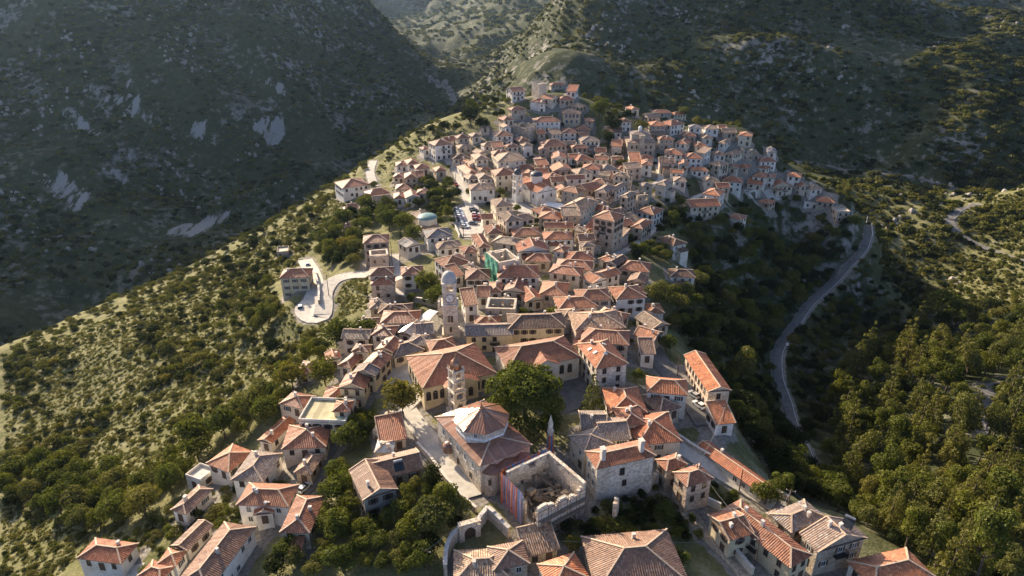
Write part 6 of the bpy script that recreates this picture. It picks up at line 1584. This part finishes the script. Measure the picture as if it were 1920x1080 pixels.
# ------------------------------------------------------------------ labels that single out each house
LAND = [('clock tower', 843, 560), ('octagonal-roofed church', 900, 800), ('cream school', 860, 690), ('five-storey tower house', 1138, 430), ('car park', 875, 415), ('striped-tarp ruin', 1030, 890), ('white domed church', 1005, 355),
  ('stone domed church', 1205, 270), ('blue-windowed yellow house', 1072, 215), ('hairpin road', 600, 560), ('red-roofed guest house', 1325, 700), ('hilltop stone tower', 1003, 165), ('green-netted house', 935, 490), ('skylit limestone house', 1130, 660),
  ('yellow-stained flat terrace', 605, 775), ('grey-plastered gabled house', 695, 900), ('three-storey white house', 832, 265), ('arched gateway', 1412, 365), ('two-chimneyed stone house', 1165, 850), ('dark-roofed cream house', 1005, 608), ('valley road', 1470, 680), ('long retaining wall', 1390, 905)]
EXTRA_LAND_OK = True
used = {}
hl = [h for h in house_list if h['fixed'] is None]
for h in hl:
    best = min(LAND, key=lambda L: math.hypot(h['u'] - L[1], (h['v'] - L[2]) * 1.4))
    du, dv = h['u'] - best[1], h['v'] - best[2]; h['dist'] = math.hypot(du, dv)
    if abs(du) > abs(dv) * 1.2: dr = 'gorge-side of' if du < 0 else 'forest-side of'
    else: dr = 'behind' if dv < 0 else 'in front of'
    size = {1: 'low', 2: 'two-storey'}.get(h['st'], 'tall')
    h['desc'] = f"{size} {WALL_W[h['wall']]} house, {ROOF_W[h['roof']]} {FORM_W[h['form']]} roof"; h['where'] = f"{dr} the {best[0]}"
grp = {}
for h in hl: grp.setdefault((h['desc'], h['where']), []).append(h)
for (d, w), L in grp.items():
    L.sort(key=lambda h: h['dist'])
    for i, h in enumerate(L): tag(h['o'], f"{d}, {ORD[i]}{w}" if i == 0 else f"{d}, {ORD[i].strip()} one {w}", 'house', 'village houses')
for h in house_list:
    if h['fixed']: tag(h['o'], h['fixed'], h.get('cat', 'house'))
LAND2 = LAND + [('spur road', 1810, 450), ('forest road bend', 1845, 760), ('yellow apartment house', 545, 530), ('lowest red-roofed house', 190, 1035), ('great plane tree', 985, 725), ('grey-roofed stone houses', 1540, 985), ('upper bright road', 700, 325)]
ZW = {'grove': 'in the grove', 'belt': 'in the tree belt', 'garden': 'in the gardens', 'rightslope': 'on the shaded slope', 'forest': 'in the forest', 'valley': 'in the shaded valley', 'hill': 'on the village hill', 'village': 'among the houses', 'slope': 'on the gorge slope', 'hillback': 'on the gorge edge', 'spur': 'on the scrubby spur', 'solo': ''}
COLR = {'round': ['green', 'olive-green', 'green', 'yellowing', 'dark'], 'dark': ['dark', 'dark', 'green'], 'fir': ['olive-green', 'dark', 'olive-green'], 'pine': ['olive-green', 'olive-green', 'yellowing', 'green'], 'cypress': ['dark'], 'bush': ['grey-green', 'olive-green', 'green', 'dark', 'grey-green', 'yellowing']}
KW = {'round': 'round tree', 'dark': 'broadleaf tree', 'fir': 'conical fir', 'pine': 'loose-crowned pine', 'cypress': 'slim cypress', 'bush': 'bush'}
def spot(p):
    u, v, _ = pix(p[1], p[2], p[3] + p[4]); best = min(LAND2, key=lambda L: math.hypot(u - L[1], (v - L[2]) * 1.4)); du, dv = u - best[1], v - best[2]
    dr = ('gorge-side of' if du < 0 else 'forest-side of') if abs(du) > abs(dv) * 1.2 else ('behind' if dv < 0 else 'in front of')
    return math.hypot(du, dv), f"{dr} the {best[0]}"
def plant_labels(lst, cat, group):
    used = {}
    for o, p in lst:
        b = p[0].rstrip('0123456789'); k = int(p[0][len(b):]); d, w = spot(p)
        lim = (1.3, 2.1) if b == 'bush' else (2.8, 4.2)
        size = 'small' if p[4] < lim[0] else 'medium' if p[4] < lim[1] else 'large'
        used.setdefault((f"{size} {COLR[b][k]} {KW[b]}" + (' ' + ZW[p[6]] if ZW.get(p[6]) else ''), w), []).append((d, o))
    for (a, w), L in used.items():
        L.sort(key=lambda t: t[0])
        for i, (_, o) in enumerate(L):
            if i >= len(ORD): tag(o, f"{a}, {w}", cat, group)
            else: tag(o, f"{a}, {w}" if i == 0 else f"{a}, {ORD[i].strip()} {w}", cat, group)
plant_labels(solo_trees, 'tree', 'trees of the village slopes'); plant_labels(bush_objs, 'bush', 'scrub bushes on the slopes')
